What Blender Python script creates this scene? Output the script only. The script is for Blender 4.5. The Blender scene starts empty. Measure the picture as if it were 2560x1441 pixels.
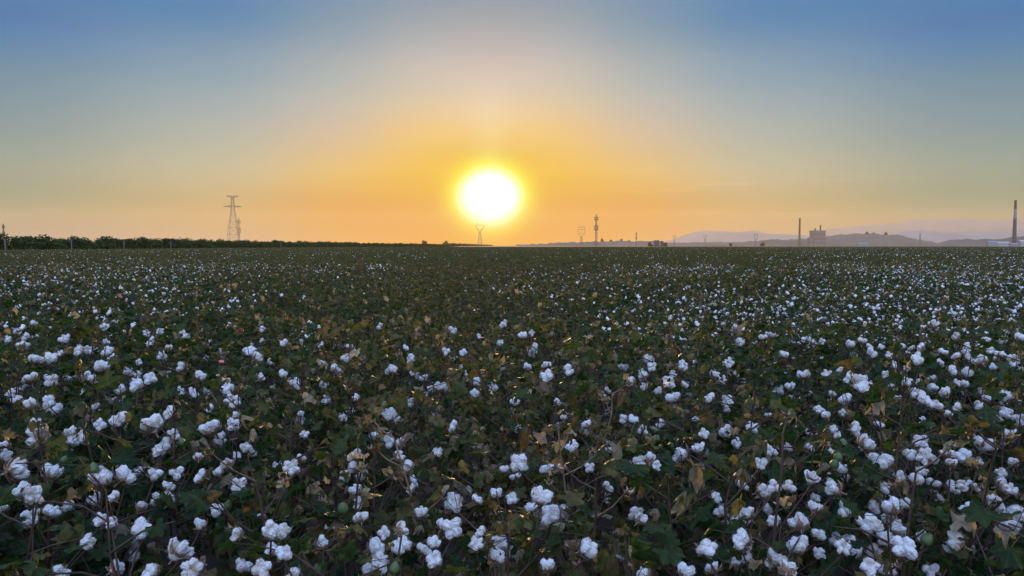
import bpy, math, random
import numpy as np
from mathutils import noise as mnoise, Vector

sc = bpy.context.scene
COL = sc.collection
rng = np.random.default_rng(11)
random.seed(11)

# ------------------------------------------------------------------ camera
CAM = np.array([0.0, 0.0, 1.65])
PITCH = math.radians(3.2)
FPX = 1900.0                                    # focal length in pixels of the 2560 px wide photograph
cam = bpy.data.cameras.new('camera')
cam.sensor_width = 36.0
cam.lens = 36.0 * FPX / 2560.0
cam.clip_start = 0.05
cam.clip_end = 30000.0
cam_o = bpy.data.objects.new('camera', cam)
COL.objects.link(cam_o)
cam_o.location = CAM
cam_o.rotation_euler = (math.radians(90) - PITCH, 0, 0)
sc.camera = cam_o


def ray(px, py):
    u = (px - 1280.0) / FPX
    v = -(py - 720.5) / FPX
    f = np.array([0, math.cos(PITCH), -math.sin(PITCH)])
    up = np.array([0, math.sin(PITCH), math.cos(PITCH)])
    return f + u * np.array([1.0, 0, 0]) + v * up


# ------------------------------------------------------------------ sun
SD = ray(1225, 495)
SD = SD / np.linalg.norm(SD)
SUN_EL = math.asin(SD[2])
SUN_AZ = math.atan2(SD[0], SD[1])               # from +Y towards +X
sun = bpy.data.lights.new('sun', 'SUN')
sun.energy = 4.5
sun.angle = math.radians(0.5)
sun.color = (1.0, 0.58, 0.24)
sun_o = bpy.data.objects.new('sun', sun)
COL.objects.link(sun_o)
sun_o.location = (0, 0, 60)
sun_o.rotation_euler = Vector(tuple(SD)).to_track_quat('Z', 'Y').to_euler()

# ------------------------------------------------------------------ sky
world = bpy.data.worlds.new('World')
sc.world = world
world.use_nodes = True
WN, WL = world.node_tree.nodes, world.node_tree.links


def lin(c):
    c = np.asarray(c, float) / 255.0
    return np.where(c <= 0.04045, c / 12.92, ((c + 0.055) / 1.055) ** 2.4)


# azimuth away from the sun (deg) -> list of (elevation deg, colour)
SKY = {
    0:   [(0, (247, 196, 98)), (2.5, (246, 194, 82)), (5, (247, 202, 92)), (7, (247, 214, 120)), (9, (245, 213, 155)), (11, (232, 208, 178)), (13.7, (205, 190, 180)), (17.4, (158, 164, 172))],
    5:   [(0, (247, 184, 92)), (2.5, (245, 186, 78)), (5, (245, 194, 90)), (7, (243, 200, 115)), (9, (238, 202, 145)), (11, (220, 200, 170)), (13.7, (196, 188, 180)), (17.2, (153, 162, 172))],
    11:  [(0, (240, 186, 118)), (2.5, (240, 182, 98)), (5, (236, 192, 118)), (7, (226, 194, 145)), (9, (213, 192, 166)), (11, (194, 188, 176)), (13.7, (168, 174, 176)), (16.8, (134, 154, 174))],
    20:  [(0, (222, 184, 146)), (2.5, (220, 184, 132)), (5, (206, 188, 152)), (7, (192, 186, 164)), (9, (176, 179, 173)), (11, (156, 170, 176)), (13.7, (130, 154, 176)), (16.2, (102, 138, 176))],
    34:  [(0, (206, 176, 152)), (2.5, (188, 172, 140)), (5, (167, 168, 148)), (7, (152, 161, 156)), (9, (138, 154, 160)), (11, (122, 146, 163)), (13.2, (96, 134, 172)), (14.6, (86, 128, 171))],
    95:  [(0, (150, 150, 160)), (5, (130, 150, 168)), (10, (78, 138, 174)), (18, (0, 122, 180)), (30, (105, 148, 205)), (60, (150, 178, 235)), (90, (158, 185, 240))],
    180: [(0, (150, 150, 175)), (5, (180, 175, 200)), (10, (190, 190, 220)), (18, (190, 200, 235)), (30, (190, 205, 245)), (60, (175, 198, 245)), (90, (158, 185, 240))],  # anti-solar row picked bright, as fill for the bolls
}
for k_ in (0, 5, 11, 20, 34):
    SKY[k_] += [(30, (120, 145, 190)), (60, (145, 172, 225)), (90, (158, 185, 240))]
SKYL = {0: [[0.8011, 0.2985, 0.0], [0.5119, 0.2032, 0.0], [0.6723, 0.3719, 0.0], [0.6482, 0.3937, 0.068], [0.7478, 0.5525, 0.2992], [0.6776, 0.5617, 0.4609], [0.4937, 0.4506, 0.4581], [0.2292, 0.3113, 0.4102]], 5: [[0.8011, 0.2985, 0.0], [0.5119, 0.2032, 0.0], [0.6723, 0.3719, 0.0], [0.7498, 0.4821, 0.0948], [0.7513, 0.5261, 0.2326], [0.5943, 0.5269, 0.3989], [0.4545, 0.4652, 0.4757], [0.2186, 0.3119, 0.41]], 11: [[0.758, 0.4205, 0.0997], [0.58, 0.2036, 0.0], [0.6951, 0.4286, 0.0966], [0.645, 0.4698, 0.2588], [0.5501, 0.4726, 0.3964], [0.4233, 0.4635, 0.456], [0.2826, 0.3805, 0.4394], [0.1364, 0.2795, 0.425]], 20: [[0.5707, 0.4256, 0.4299], [0.4602, 0.344, 0.1763], [0.4992, 0.4788, 0.3452], [0.4224, 0.4848, 0.4137], [0.3347, 0.4414, 0.4758], [0.2339, 0.3857, 0.481], [0.1259, 0.3021, 0.4547], [0.014, 0.2051, 0.4605]], 34: [[0.5538, 0.3897, 0.5251], [0.13, 0.2701, 0.2628], [0.1686, 0.3121, 0.2971], [0.1311, 0.2816, 0.343], [0.1035, 0.2545, 0.3553], [0.0599, 0.2229, 0.3743], [0.0, 0.1704, 0.4324], [0.0, 0.158, 0.4249]]}
#ENDSKYL
AZW = {0: 3.5, 5: 4.0, 11: 5.0, 20: 7.0, 34: 14.0, 95: 42.0, 180: 55.0}
BACK_FILL = 3.0                                      # added fill: brightens the unseen sky overhead and behind the camera


def wn(kind, **kw):
    n = WN.new(kind)
    for k, v in kw.items():
        setattr(n, k, v)
    return n


def wmath(op, a, b=None, c=None, clamp=False):
    n = WN.new('ShaderNodeMath')
    n.operation = op
    n.use_clamp = clamp
    for i, v in enumerate((a, b, c)):
        if v is None:
            continue
        if isinstance(v, (int, float)):
            n.inputs[i].default_value = v
        else:
            WL.new(v, n.inputs[i])
    return n.outputs[0]


def wvec(op, a, b, out=0):
    n = WN.new('ShaderNodeVectorMath')
    n.operation = op
    for i, v in enumerate((a, b)):
        if v is None:
            continue
        if isinstance(v, (tuple, list)):
            n.inputs[i].default_value = v
        else:
            WL.new(v, n.inputs[i])
    return n.outputs[out]


def wscale(col, fac):
    n = WN.new('ShaderNodeVectorMath')
    n.operation = 'SCALE'
    if isinstance(col, (tuple, list)):
        n.inputs[0].default_value = col
    else:
        WL.new(col, n.inputs[0])
    if isinstance(fac, (int, float)):
        n.inputs['Scale'].default_value = fac
    else:
        WL.new(fac, n.inputs['Scale'])
    return n.outputs[0]


tc = WN.new('ShaderNodeTexCoord')
sep = WN.new('ShaderNodeSeparateXYZ')
dirv = wvec('NORMALIZE', tc.outputs['Generated'], None)
WL.new(dirv, sep.inputs[0])
RAD = 180 / math.pi
elev = wmath('MULTIPLY', wmath('ARCSINE', sep.outputs[2]), RAD)
elevc = wmath('MAXIMUM', elev, 0.0)
efac = wmath('POWER', wmath('DIVIDE', elevc, 90.0), 0.5)
az_abs = wmath('ARCTAN2', sep.outputs[0], sep.outputs[1])
daz = wmath('MULTIPLY', wmath('SUBTRACT', az_abs, SUN_AZ), RAD)
daz = wmath('ABSOLUTE', wmath('SUBTRACT', wmath('MODULO', wmath('ADD', daz, 540.0), 360.0), 180.0))
num = den = None
for k_ in sorted(SKY):
    cr = WN.new('ShaderNodeValToRGB')
    cr.color_ramp.interpolation = 'CARDINAL' if k_ < 90 else 'LINEAR'
    els = cr.color_ramp.elements
    stops = SKY[k_]
    cal = SKYL.get(k_)
    while len(els) < len(stops):
        els.new(0.5)
    for i, (e, c) in enumerate(stops):
        els[i].position = math.sqrt(e / 90.0)
        L = lin(c)
        if cal is not None and i < len(cal):
            L = cal[i]
        els[i].color = (*[float(x) for x in L], 1)
    WL.new(efac, cr.inputs[0])
    w = wmath('EXPONENT', wmath('MULTIPLY', wmath('POWER', wmath('DIVIDE', wmath('SUBTRACT', daz, float(k_)), AZW[k_]), 2.0), -1.0))
    w = wmath('ADD', w, 1e-9)
    term = wscale(cr.outputs[0], w)
    num = term if num is None else wvec('ADD', num, term)
    den = w if den is None else wmath('ADD', den, w)
sky = wscale(num, wmath('DIVIDE', 1.0, den))
# added fill light: boost the unseen high / anti-solar sky
mr = WN.new('ShaderNodeMapRange')
mr.interpolation_type = 'SMOOTHSTEP'
mr.inputs['From Min'].default_value = 22.0
mr.inputs['From Max'].default_value = 70.0
mr.inputs['To Min'].default_value = 0.0
mr.inputs['To Max'].default_value = 1.0
WL.new(elevc, mr.inputs['Value'])
mr2 = WN.new('ShaderNodeMapRange')
mr2.interpolation_type = 'SMOOTHSTEP'
mr2.inputs['From Min'].default_value = 45.0
mr2.inputs['From Max'].default_value = 120.0
WL.new(daz, mr2.inputs['Value'])
boost = wmath('ADD', 1.0, wmath('MULTIPLY', wmath('MAXIMUM', mr.outputs[0], mr2.outputs[0]), BACK_FILL - 1.0))
sky = wscale(sky, boost)
# aureole round the sun, then the sun's own overexposed disc
cosang = wvec('DOT_PRODUCT', dirv, tuple(float(x) for x in SD), 1)
de = wmath('MULTIPLY', wmath('SUBTRACT', elev, SUN_EL * RAD), 1.16)
ang = wmath('SQRT', wmath('ADD', wmath('MULTIPLY', daz, daz), wmath('MULTIPLY', de, de)))


def gaus(a, r, p=2.0):
    return wmath('EXPONENT', wmath('MULTIPLY', wmath('POWER', wmath('DIVIDE', a, r), p), -1.0))


gl = gaus(ang, 3.1, 4.0)
sky = wvec('ADD', wscale(sky, wmath('SUBTRACT', 1.0, gl)), wscale((0.92, 1.22, 0.0), gl))
gl = gaus(ang, 5.0, 2.0)
sky = wvec('ADD', sky, wscale((0.06, 0.09, 0.0), gl))
sky = wvec('ADD', sky, wscale((0.9, 0.8, 2.0), gaus(ang, 2.22, 4.6)))
# faint light pillar above the disc
pil = wmath('MULTIPLY', gaus(daz, 1.3, 2.0), gaus(wmath('SUBTRACT', elevc, 6.0), 3.6, 2.0))
sky = wvec('ADD', sky, wscale((0.03, 0.09, 0.08), pil))
# thin cirrus wisps low on the right
mp = WN.new('ShaderNodeMapping')
mp.inputs['Scale'].default_value = (5.0, 5.0, 70.0)
mp.inputs['Rotation'].default_value = (0.0, math.radians(4), 0)
WL.new(dirv, mp.inputs[0])
nz = WN.new('ShaderNodeTexNoise')
nz.inputs['Scale'].default_value = 1.6
nz.inputs['Detail'].default_value = 5.0
WL.new(mp.outputs[0], nz.inputs['Vector'])
wis = wmath('MULTIPLY', wmath('MULTIPLY', wmath('SUBTRACT', nz.outputs[0], 0.55, clamp=True), 3.0), gaus(wmath('SUBTRACT', elevc, 3.6), 1.4, 2.0))
azr = wmath('MULTIPLY', wmath('SUBTRACT', az_abs, math.radians(17)), RAD)
wis = wmath('MULTIPLY', wis, gaus(wmath('ABSOLUTE', azr), 8.0, 2.0))
sky = wvec('ADD', sky, wscale((0.30, 0.19, 0.09), wis))
bg = WN['Background']
WL.new(sky, bg.inputs[0])
bg.inputs[1].default_value = 1.0
ns = WN.new('ShaderNodeTexSky')
ns.sky_type = 'NISHITA'
ns.sun_disc = False
ns.sun_elevation = SUN_EL
ns.sun_rotation = SUN_AZ
ns.dust_density = 2.0
bg2 = WN.new('ShaderNodeBackground')
bg2.inputs[1].default_value = 0.003
WL.new(ns.outputs[0], bg2.inputs[0])
ads = WN.new('ShaderNodeAddShader')
WL.new(bg.outputs[0], ads.inputs[0])
WL.new(bg2.outputs[0], ads.inputs[1])
WL.new(ads.outputs[0], WN['World Output'].inputs[0])
world.cycles.sampling_method = 'MANUAL'
world.cycles.sample_map_resolution = 1024

sc.view_settings.view_transform = 'Standard'
sc.view_settings.look = 'None'
sc.view_settings.exposure = 0.0
sc.view_settings.gamma = 1.0
sc.cycles.use_denoising = True
sc.cycles.max_bounces = 6
sc.cycles.diffuse_bounces = 3
sc.cycles.glossy_bounces = 2
sc.cycles.transmission_bounces = 4
sc.cycles.volume_bounces = 0
sc.cycles.sample_clamp_indirect = 4.0


# ------------------------------------------------------------------ materials
def newmat(name):
    m = bpy.data.materials.new(name)
    m.use_nodes = True
    return m, m.node_tree.nodes, m.node_tree.links, m.node_tree.nodes['Principled BSDF']


def simple_mat(name, c1, c2=None, scale=8.0, rough=0.8, bump=0.0, metal=0.0, coord='Object'):
    m, N, L, p = newmat(name)
    p.inputs['Roughness'].default_value = rough
    p.inputs['Metallic'].default_value = metal
    p.inputs['Specular IOR Level'].default_value = 0.25
    if c2 is None:
        c2 = tuple(x * 0.7 for x in c1)
    t = N.new('ShaderNodeTexCoord')
    n = N.new('ShaderNodeTexNoise')
    n.inputs['Scale'].default_value = scale
    n.inputs['Detail'].default_value = 6
    L.new(t.outputs[coord], n.inputs['Vector'])
    r = N.new('ShaderNodeValToRGB')
    r.color_ramp.elements[0].position = 0.3
    r.color_ramp.elements[1].position = 0.7
    r.color_ramp.elements[0].color = (*c2, 1)
    r.color_ramp.elements[1].color = (*c1, 1)
    L.new(n.outputs[0], r.inputs[0])
    L.new(r.outputs[0], p.inputs['Base Color'])
    if bump:
        b = N.new('ShaderNodeBump')
        b.inputs['Strength'].default_value = bump
        L.new(n.outputs[0], b.inputs['Height'])
        L.new(b.outputs[0], p.inputs['Normal'])
    return m


def leaf_mat(name, stops, trans=0.3, spec=0.4, rough=0.5, bumpy=True):
    m, N, L, p = newmat(name)
    at = N.new('ShaderNodeAttribute')
    at.attribute_name = 'tone'
    r = N.new('ShaderNodeValToRGB')
    els = r.color_ramp.elements
    while len(els) < len(stops):
        els.new(0.5)
    for i, (t, c) in enumerate(stops):
        els[i].position = t
        els[i].color = (*c, 1)
    L.new(at.outputs['Fac'], r.inputs[0])
    ve = N.new('ShaderNodeAttribute')
    ve.attribute_name = 'vein'
    mixv = N.new('ShaderNodeMix')
    mixv.data_type = 'RGBA'
    mixv.blend_type = 'MIX'
    pw = N.new('ShaderNodeMath')
    pw.operation = 'POWER'
    L.new(ve.outputs['Fac'], pw.inputs[0])
    pw.inputs[1].default_value = 5.0
    mu = N.new('ShaderNodeMath')
    mu.operation = 'MULTIPLY'
    L.new(pw.outputs[0], mu.inputs[0])
    mu.inputs[1].default_value = 0.35
    L.new(mu.outputs[0], mixv.inputs['Factor'])
    L.new(r.outputs[0], mixv.inputs['A'])
    mixv.inputs['B'].default_value = (0.10, 0.13, 0.05, 1)
    # blotches
    geo = N.new('ShaderNodeNewGeometry')
    n = N.new('ShaderNodeTexNoise')
    n.inputs['Scale'].default_value = 45.0
    n.inputs['Detail'].default_value = 3.0
    L.new(geo.outputs['Position'], n.inputs['Vector'])
    mr = N.new('ShaderNodeMapRange')
    mr.inputs['From Min'].default_value = 0.3
    mr.inputs['From Max'].default_value = 0.7
    mr.inputs['To Min'].default_value = 0.65
    mr.inputs['To Max'].default_value = 1.3
    L.new(n.outputs[0], mr.inputs['Value'])
    sc_ = N.new('ShaderNodeVectorMath')
    sc_.operation = 'SCALE'
    L.new(mixv.outputs['Result'], sc_.inputs[0])
    L.new(mr.outputs[0], sc_.inputs['Scale'])
    L.new(sc_.outputs[0], p.inputs['Base Color'])
    p.inputs['Roughness'].default_value = rough
    p.inputs['Specular IOR Level'].default_value = spec
    if bumpy:
        b = N.new('ShaderNodeBump')
        b.inputs['Strength'].default_value = 0.5
        b.inputs['Distance'].default_value = 0.004
        ad = N.new('ShaderNodeMath')
        ad.operation = 'SUBTRACT'
        L.new(n.outputs[0], ad.inputs[0])
        L.new(pw.outputs[0], ad.inputs[1])
        L.new(ad.outputs[0], b.inputs['Height'])
        L.new(b.outputs[0], p.inputs['Normal'])
    tr = N.new('ShaderNodeBsdfTranslucent')
    tsc = N.new('ShaderNodeVectorMath')
    tsc.operation = 'MULTIPLY'
    L.new(sc_.outputs[0], tsc.inputs[0])
    tsc.inputs[1].default_value = (2.2, 2.3, 1.1)
    L.new(tsc.outputs[0], tr.inputs['Color'])
    mx = N.new('ShaderNodeMixShader')
    mx.inputs[0].default_value = trans
    L.new(p.outputs[0], mx.inputs[1])
    L.new(tr.outputs[0], mx.inputs[2])
    L.new(mx.outputs[0], N['Material Output'].inputs[0])
    return m


M_LEAF = leaf_mat('cotton_leaf', [(0.0, (0.007, 0.019, 0.006)), (0.35, (0.017, 0.034, 0.010)), (0.6, (0.040, 0.046, 0.012)),
                                  (0.75, (0.090, 0.070, 0.022)), (0.87, (0.060, 0.039, 0.022)), (1.0, (0.26, 0.20, 0.135))], trans=0.34, spec=0.10, rough=0.5)
M_FARLEAF = leaf_mat('far_cotton_leaf', [(0.0, (0.010, 0.022, 0.010)), (0.5, (0.026, 0.034, 0.013)), (0.8, (0.048, 0.034, 0.018)), (0.87, (0.034, 0.023, 0.014)), (1.0, (0.10, 0.075, 0.05))], trans=0.22, spec=0.03, rough=0.7)
M_TREE = leaf_mat('tree_leaf', [(0.0, (0.006, 0.014, 0.005)), (0.6, (0.014, 0.028, 0.008)), (1.0, (0.028, 0.042, 0.012))], trans=0.12, bumpy=False, spec=0.03)

M_LINT, N_, L_, P_ = newmat('cotton_lint')
P_.inputs['Base Color'].default_value = (0.86, 0.86, 0.86, 1)
P_.inputs['Roughness'].default_value = 0.95
P_.inputs['Specular IOR Level'].default_value = 0.1
n1 = N_.new('ShaderNodeTexNoise')
n1.inputs['Scale'].default_value = 5.0
n1.inputs['Detail'].default_value = 8.0
t_ = N_.new('ShaderNodeTexCoord')
L_.new(t_.outputs['Object'], n1.inputs['Vector'])
b_ = N_.new('ShaderNodeBump')
b_.inputs['Strength'].default_value = 0.55
b_.inputs['Distance'].default_value = 0.12
L_.new(n1.outputs[0], b_.inputs['Height'])
L_.new(b_.outputs[0], P_.inputs['Normal'])
n2 = N_.new('ShaderNodeTexNoise')
n2.inputs['Scale'].default_value = 1.3
n2.inputs['Detail'].default_value = 6.0
oi_ = N_.new('ShaderNodeObjectInfo')
av_ = N_.new('ShaderNodeVectorMath')
L_.new(t_.outputs['Object'], av_.inputs[0])
cv_ = N_.new('ShaderNodeVectorMath')
cv_.operation = 'SCALE'
cv_.inputs[0].default_value = (40.0, 17.0, 29.0)
L_.new(oi_.outputs['Random'], cv_.inputs['Scale'])
L_.new(cv_.outputs[0], av_.inputs[1])
L_.new(av_.outputs[0], n2.inputs['Vector'])
rm_ = N_.new('ShaderNodeValToRGB')
rm_.color_ramp.elements[0].position = 0.33
rm_.color_ramp.elements[0].color = (0.55, 0.46, 0.36, 1)
rm_.color_ramp.elements[1].position = 0.50
rm_.color_ramp.elements[1].color = (0.87, 0.87, 0.865, 1)
L_.new(n2.outputs[0], rm_.inputs[0])
L_.new(rm_.outputs[0], P_.inputs['Base Color'])
tr_ = N_.new('ShaderNodeBsdfTranslucent')
tr_.inputs['Color'].default_value = (0.85, 0.82, 0.78, 1)
mx_ = N_.new('ShaderNodeMixShader')
mx_.inputs[0].default_value = 0.28
L_.new(P_.outputs[0], mx_.inputs[1])
L_.new(tr_.outputs[0], mx_.inputs[2])
L_.new(mx_.outputs[0], N_['Material Output'].inputs[0])

M_STEM = simple_mat('stem_bark', (0.075, 0.038, 0.026), (0.030, 0.020, 0.014), 30, 0.7, 0.3)
M_DRYSTEM = simple_mat('dry_stem', (0.24, 0.15, 0.095), (0.10, 0.055, 0.035), 30, 0.75, 0.3)
M_BUR = simple_mat('boll_bur', (0.36, 0.25, 0.16), (0.085, 0.05, 0.035), 5, 0.7, 0.4)
M_GREENBOLL = simple_mat('green_boll', (0.09, 0.13, 0.045), (0.05, 0.085, 0.03), 30, 0.45, 0.1)
M_FLOWER = simple_mat('pink_petal', (0.72, 0.22, 0.25), (0.5, 0.1, 0.15), 30, 0.6, 0.1)
M_SOIL = simple_mat('field_soil', (0.055, 0.040, 0.028), (0.022, 0.016, 0.012), 3.0, 0.95, 0.6)
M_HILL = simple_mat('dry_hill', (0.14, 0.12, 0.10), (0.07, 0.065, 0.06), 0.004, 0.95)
M_FARHILL = simple_mat('haze_pale_arid_hill', (0.30, 0.26, 0.25), (0.22, 0.19, 0.185), 0.003, 0.95)  # arid ground, paled further to put distance haze into the base colour
M_STEEL = simple_mat('tower_steel', (0.20, 0.19, 0.18), (0.13, 0.12, 0.11), 0.5, 0.6)
M_CONC = simple_mat('pale_concrete', (0.42, 0.42, 0.42), (0.30, 0.30, 0.30), 0.3, 0.85)
M_POST = simple_mat('weathered_post', (0.16, 0.16, 0.16), (0.10, 0.10, 0.10), 2.0, 0.9)
M_MIDC = simple_mat('stained_concrete', (0.20, 0.19, 0.19), (0.14, 0.13, 0.13), 0.2, 0.85)
M_DARKC = simple_mat('dark_concrete', (0.08, 0.082, 0.09), (0.05, 0.052, 0.058), 0.2, 0.85)
M_RED = simple_mat('faded_red_paint', (0.12, 0.025, 0.025), (0.07, 0.018, 0.018), 0.3, 0.7)
M_WHITEP = simple_mat('pale_paint', (0.24, 0.27, 0.30), (0.18, 0.20, 0.23), 0.3, 0.7)
M_GLASS = simple_mat('dark_window', (0.03, 0.035, 0.04), (0.02, 0.02, 0.025), 0.3, 0.25)
M_BARK = simple_mat('tree_bark', (0.12, 0.10, 0.08), (0.06, 0.05, 0.04), 6, 0.9, 0.4)


# ------------------------------------------------------------------ mesh helpers
class MB:
    """collects triangles / quads with material index, tone and vein values and links them as one mesh"""

    def __init__(self):
        self.v, self.f, self.m, self.tone, self.vein, self.n = [], [], [], [], [], 0

    def add(self, v, f, mi=0, tone=0.5, vein=0.0):
        v = np.asarray(v, np.float32).reshape(-1, 3)
        f = np.asarray(f, np.int64)
        if f.shape[1] == 4:
            f = np.concatenate([f[:, [0, 1, 2]], f[:, [0, 2, 3]]])
        self.v.append(v)
        self.f.append(f + self.n)
        self.m.append(np.full(len(f), mi, np.int32))
        self.tone.append(np.broadcast_to(np.asarray(tone, np.float32), (len(v),)))
        self.vein.append(np.broadcast_to(np.asarray(vein, np.float32), (len(v),)))
        self.n += len(v)

    def merge(self, o, mi_map=None, M=None):
        if not o.v:
            return
        v = np.concatenate(o.v)
        if M is not None:
            v = v @ M[:3, :3].T + M[:3, 3]
        self.v.append(v.astype(np.float32))
        self.f.append(np.concatenate(o.f) + self.n)
        m = np.concatenate(o.m)
        if mi_map is not None:
            m = np.array(mi_map, np.int32)[m]
        self.m.append(m)
        self.tone.append(np.concatenate(o.tone))
        self.vein.append(np.concatenate(o.vein))
        self.n += len(v)

    def mesh(self, name, mats, smooth=True, attrs=False):
        me = bpy.data.meshes.new(name)
        v = np.concatenate(self.v)
        f = np.concatenate(self.f).astype(np.int32)
        me.vertices.add(len(v))
        me.vertices.foreach_set('co', v.ravel())
        me.loops.add(f.size)
        me.loops.foreach_set('vertex_index', f.ravel())
        me.polygons.add(len(f))
        me.polygons.foreach_set('loop_start', np.arange(0, f.size, 3, dtype=np.int32))
        me.polygons.foreach_set('material_index', np.concatenate(self.m))
        me.polygons.foreach_set('use_smooth', np.full(len(f), smooth))
        if attrs:
            a = me.attributes.new('tone', 'FLOAT', 'POINT')
            a.data.foreach_set('value', np.concatenate(self.tone))
            a = me.attributes.new('vein', 'FLOAT', 'POINT')
            a.data.foreach_set('value', np.concatenate(self.vein))
        me.update(calc_edges=True)
        for mt in mats:
            me.materials.append(mt)
        return me


def link(name, me, parent=None, loc=(0, 0, 0), rot=None, scale=None):
    o = bpy.data.objects.new(name, me)
    COL.objects.link(o)
    o.parent = parent
    o.location = loc
    if rot is not None:
        o.rotation_euler = rot
    if scale is not None:
        o.scale = (scale,) * 3 if isinstance(scale, (int, float)) else scale
    return o


def tag(o, label=None, cat=None, group=None, kind=None):
    if label:
        o['label'] = label
    if cat:
        o['category'] = cat
    if group:
        o['group'] = group
    if kind:
        o['kind'] = kind
    return o


def tube(mb, pts, rad, sides=5, mi=0, tone=0.5, cap=False):
    pts = np.asarray(pts, float)
    n = len(pts)
    rad = np.broadcast_to(np.asarray(rad, float), (n,))
    d = np.gradient(pts, axis=0)
    d /= np.linalg.norm(d, axis=1)[:, None] + 1e-9
    ref = np.array([0, 0, 1.0]) if abs(d[0][2]) < 0.9 else np.array([1.0, 0, 0])
    a = np.cross(d, ref)
    a /= np.linalg.norm(a, axis=1)[:, None] + 1e-9
    b = np.cross(d, a)
    th = np.arange(sides) * 2 * math.pi / sides
    ring = (pts[:, None, :] + rad[:, None, None] * (np.cos(th)[None, :, None] * a[:, None, :] + np.sin(th)[None, :, None] * b[:, None, :]))
    v = ring.reshape(-1, 3)
    f = []
    for i in range(n - 1):
        for j in range(sides):
            k = (j + 1) % sides
            f.append((i * sides + j, i * sides + k, (i + 1) * sides + k, (i + 1) * sides + j))
    mb.add(v, f, mi, tone)
    if cap:
        c = len(v)
        vv = np.vstack([ring[-1], pts[-1:]])
        mb.add(vv, [(j, (j + 1) % sides, sides) for j in range(sides)], mi, tone)


def box(mb, c, s, mi=0):
    c = np.array(c, float)
    s = np.array(s, float) / 2
    v = [c + s * np.array(q) for q in ((-1, -1, -1), (1, -1, -1), (1, 1, -1), (-1, 1, -1), (-1, -1, 1), (1, -1, 1), (1, 1, 1), (-1, 1, 1))]
    mb.add(v, [(0, 3, 2, 1), (4, 5, 6, 7), (0, 1, 5, 4), (1, 2, 6, 5), (2, 3, 7, 6), (3, 0, 4, 7)], mi)


def unit(v):
    return v / (np.linalg.norm(v, axis=-1, keepdims=True) + 1e-9)


# ------------------------------------------------------------------ leaf templates
LOBES = [(0, 1.0), (52, 0.88), (-52, 0.88), (108, 0.62), (-108, 0.62)]


def leaf_template(angles, rings, r, dry):
    cup = r.uniform(-0.35, 0.25)
    fold = r.uniform(-0.35, 0.1)
    ph, ph2 = r.uniform(0, 6.28, 2)
    wav = r.uniform(0.03, 0.11)
    droop = r.uniform(0.0, 0.4)
    deep = r.uniform(0.30, 0.50)
    if dry:
        cup = r.uniform(0.6, 1.5) * r.choice([-1, 1])
        wav = r.uniform(0.12, 0.25)
        fold = r.uniform(-0.9, 0.9)
    v = [(0, 0, 0)]
    vein = [1.0]
    for fr in rings:
        for a in angles:
            best = 0
            for la, ln in LOBES:
                best = max(best, ln * math.exp(-(((a - la + 180) % 360 - 180) / 24.0) ** 2))
            rad = (1 - deep) * (0.92 if abs(a) < 130 else 0.7) * 0.82 + deep * best * 1.1
            if abs(a) > 150:
                rad *= 0.45
            rr = rad * fr
            t = math.radians(a)
            x, y = rr * math.cos(t), rr * math.sin(t)
            rip = wav * fr * fr * (math.sin(3 * t + ph) + 0.6 * math.sin(7 * t + ph2))
            z = cup * rr * rr + fold * abs(y) * 0.8 + rip - droop * max(x, 0) ** 2
            if dry:
                y *= 0.6 + 0.3 * math.cos(3 * x + ph)
                x *= 0.75
                z += 0.25 * math.sin(5 * x + ph2) * fr
            v.append((x, y, z))
            vein.append(1.0 if any(abs(a - la) < 1 for la, _ in LOBES) else 0.0)
    na = len(angles)
    f = [(0, 1 + j, 1 + (j + 1) % na) for j in range(na)]
    for i in range(len(rings) - 1):
        for j in range(na):
            k = (j + 1) % na
            a, b, c, d = 1 + i * na + j, 1 + i * na + k, 1 + (i + 1) * na + k, 1 + (i + 1) * na + j
            f += [(a, c, b), (a, d, c)]
    return np.array(v, np.float32), np.array(f), np.array(vein, np.float32)


ANG0 = [0, 13, 26, 39, 52, 66, 80, 94, 108, 128, 152, 180, -152, -128, -108, -94, -80, -66, -52, -39, -26, -13]
ANG1 = [0, 26, 52, 80, 108, 150, -150, -108, -80, -52, -26]
ANG2 = [0, 52, 108, 180, -108, -52]
r_ = random.Random(5)


class R_:
    def __init__(s, g):
        s.g = g

    def uniform(s, a, b, n=None):
        return s.g.uniform(a, b) if n is None else [s.g.uniform(a, b) for _ in range(n)]

    def choice(s, l):
        return s.g.choice(l)


TPL = {0: [], 1: [], 2: []}
for lod, (A, RG) in {0: (ANG0, (0.4, 0.75, 1.0)), 1: (ANG1, (0.55, 1.0)), 2: (ANG2, (1.0,))}.items():
    g = R_(random.Random(77))
    for i in range(16):
        TPL[lod].append(leaf_template(A, RG, g, i >= 11))     # 0..10 fresh, 11..15 dry curled


def place_leaves(mb, P, X, Z, S, T, tone, lod, mi=0):
    """P positions, X forward dirs, Z up dirs, S sizes, T template ids"""
    X = unit(X)
    Y = unit(np.cross(Z, X))
    Z = np.cross(X, Y)
    for t in np.unique(T):
        k = T == t
        v, f, ve = TPL[lod][t]
        R = np.stack([X[k], Y[k], Z[k]], axis=1)          # rows = axes
        w = np.einsum('vi,nij->nvj', v, R) * S[k][:, None, None] + P[k][:, None, :]
        n, nv = w.shape[0], len(v)
        ff = (f[None] + (np.arange(n) * nv)[:, None, None]).reshape(-1, 3)
        mb.add(w.reshape(-1, 3), ff, mi, np.repeat(tone[k], nv), np.tile(ve, n))


# ------------------------------------------------------------------ boll templates
def icosphere(sub):
    import bmesh
    bm = bmesh.new()
    bmesh.ops.create_icosphere(bm, subdivisions=sub, radius=1)
    v = np.array([x.co[:] for x in bm.verts])
    f = np.array([[q.index for q in p.verts] for p in bm.faces])
    bm.free()
    return v, f


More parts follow.
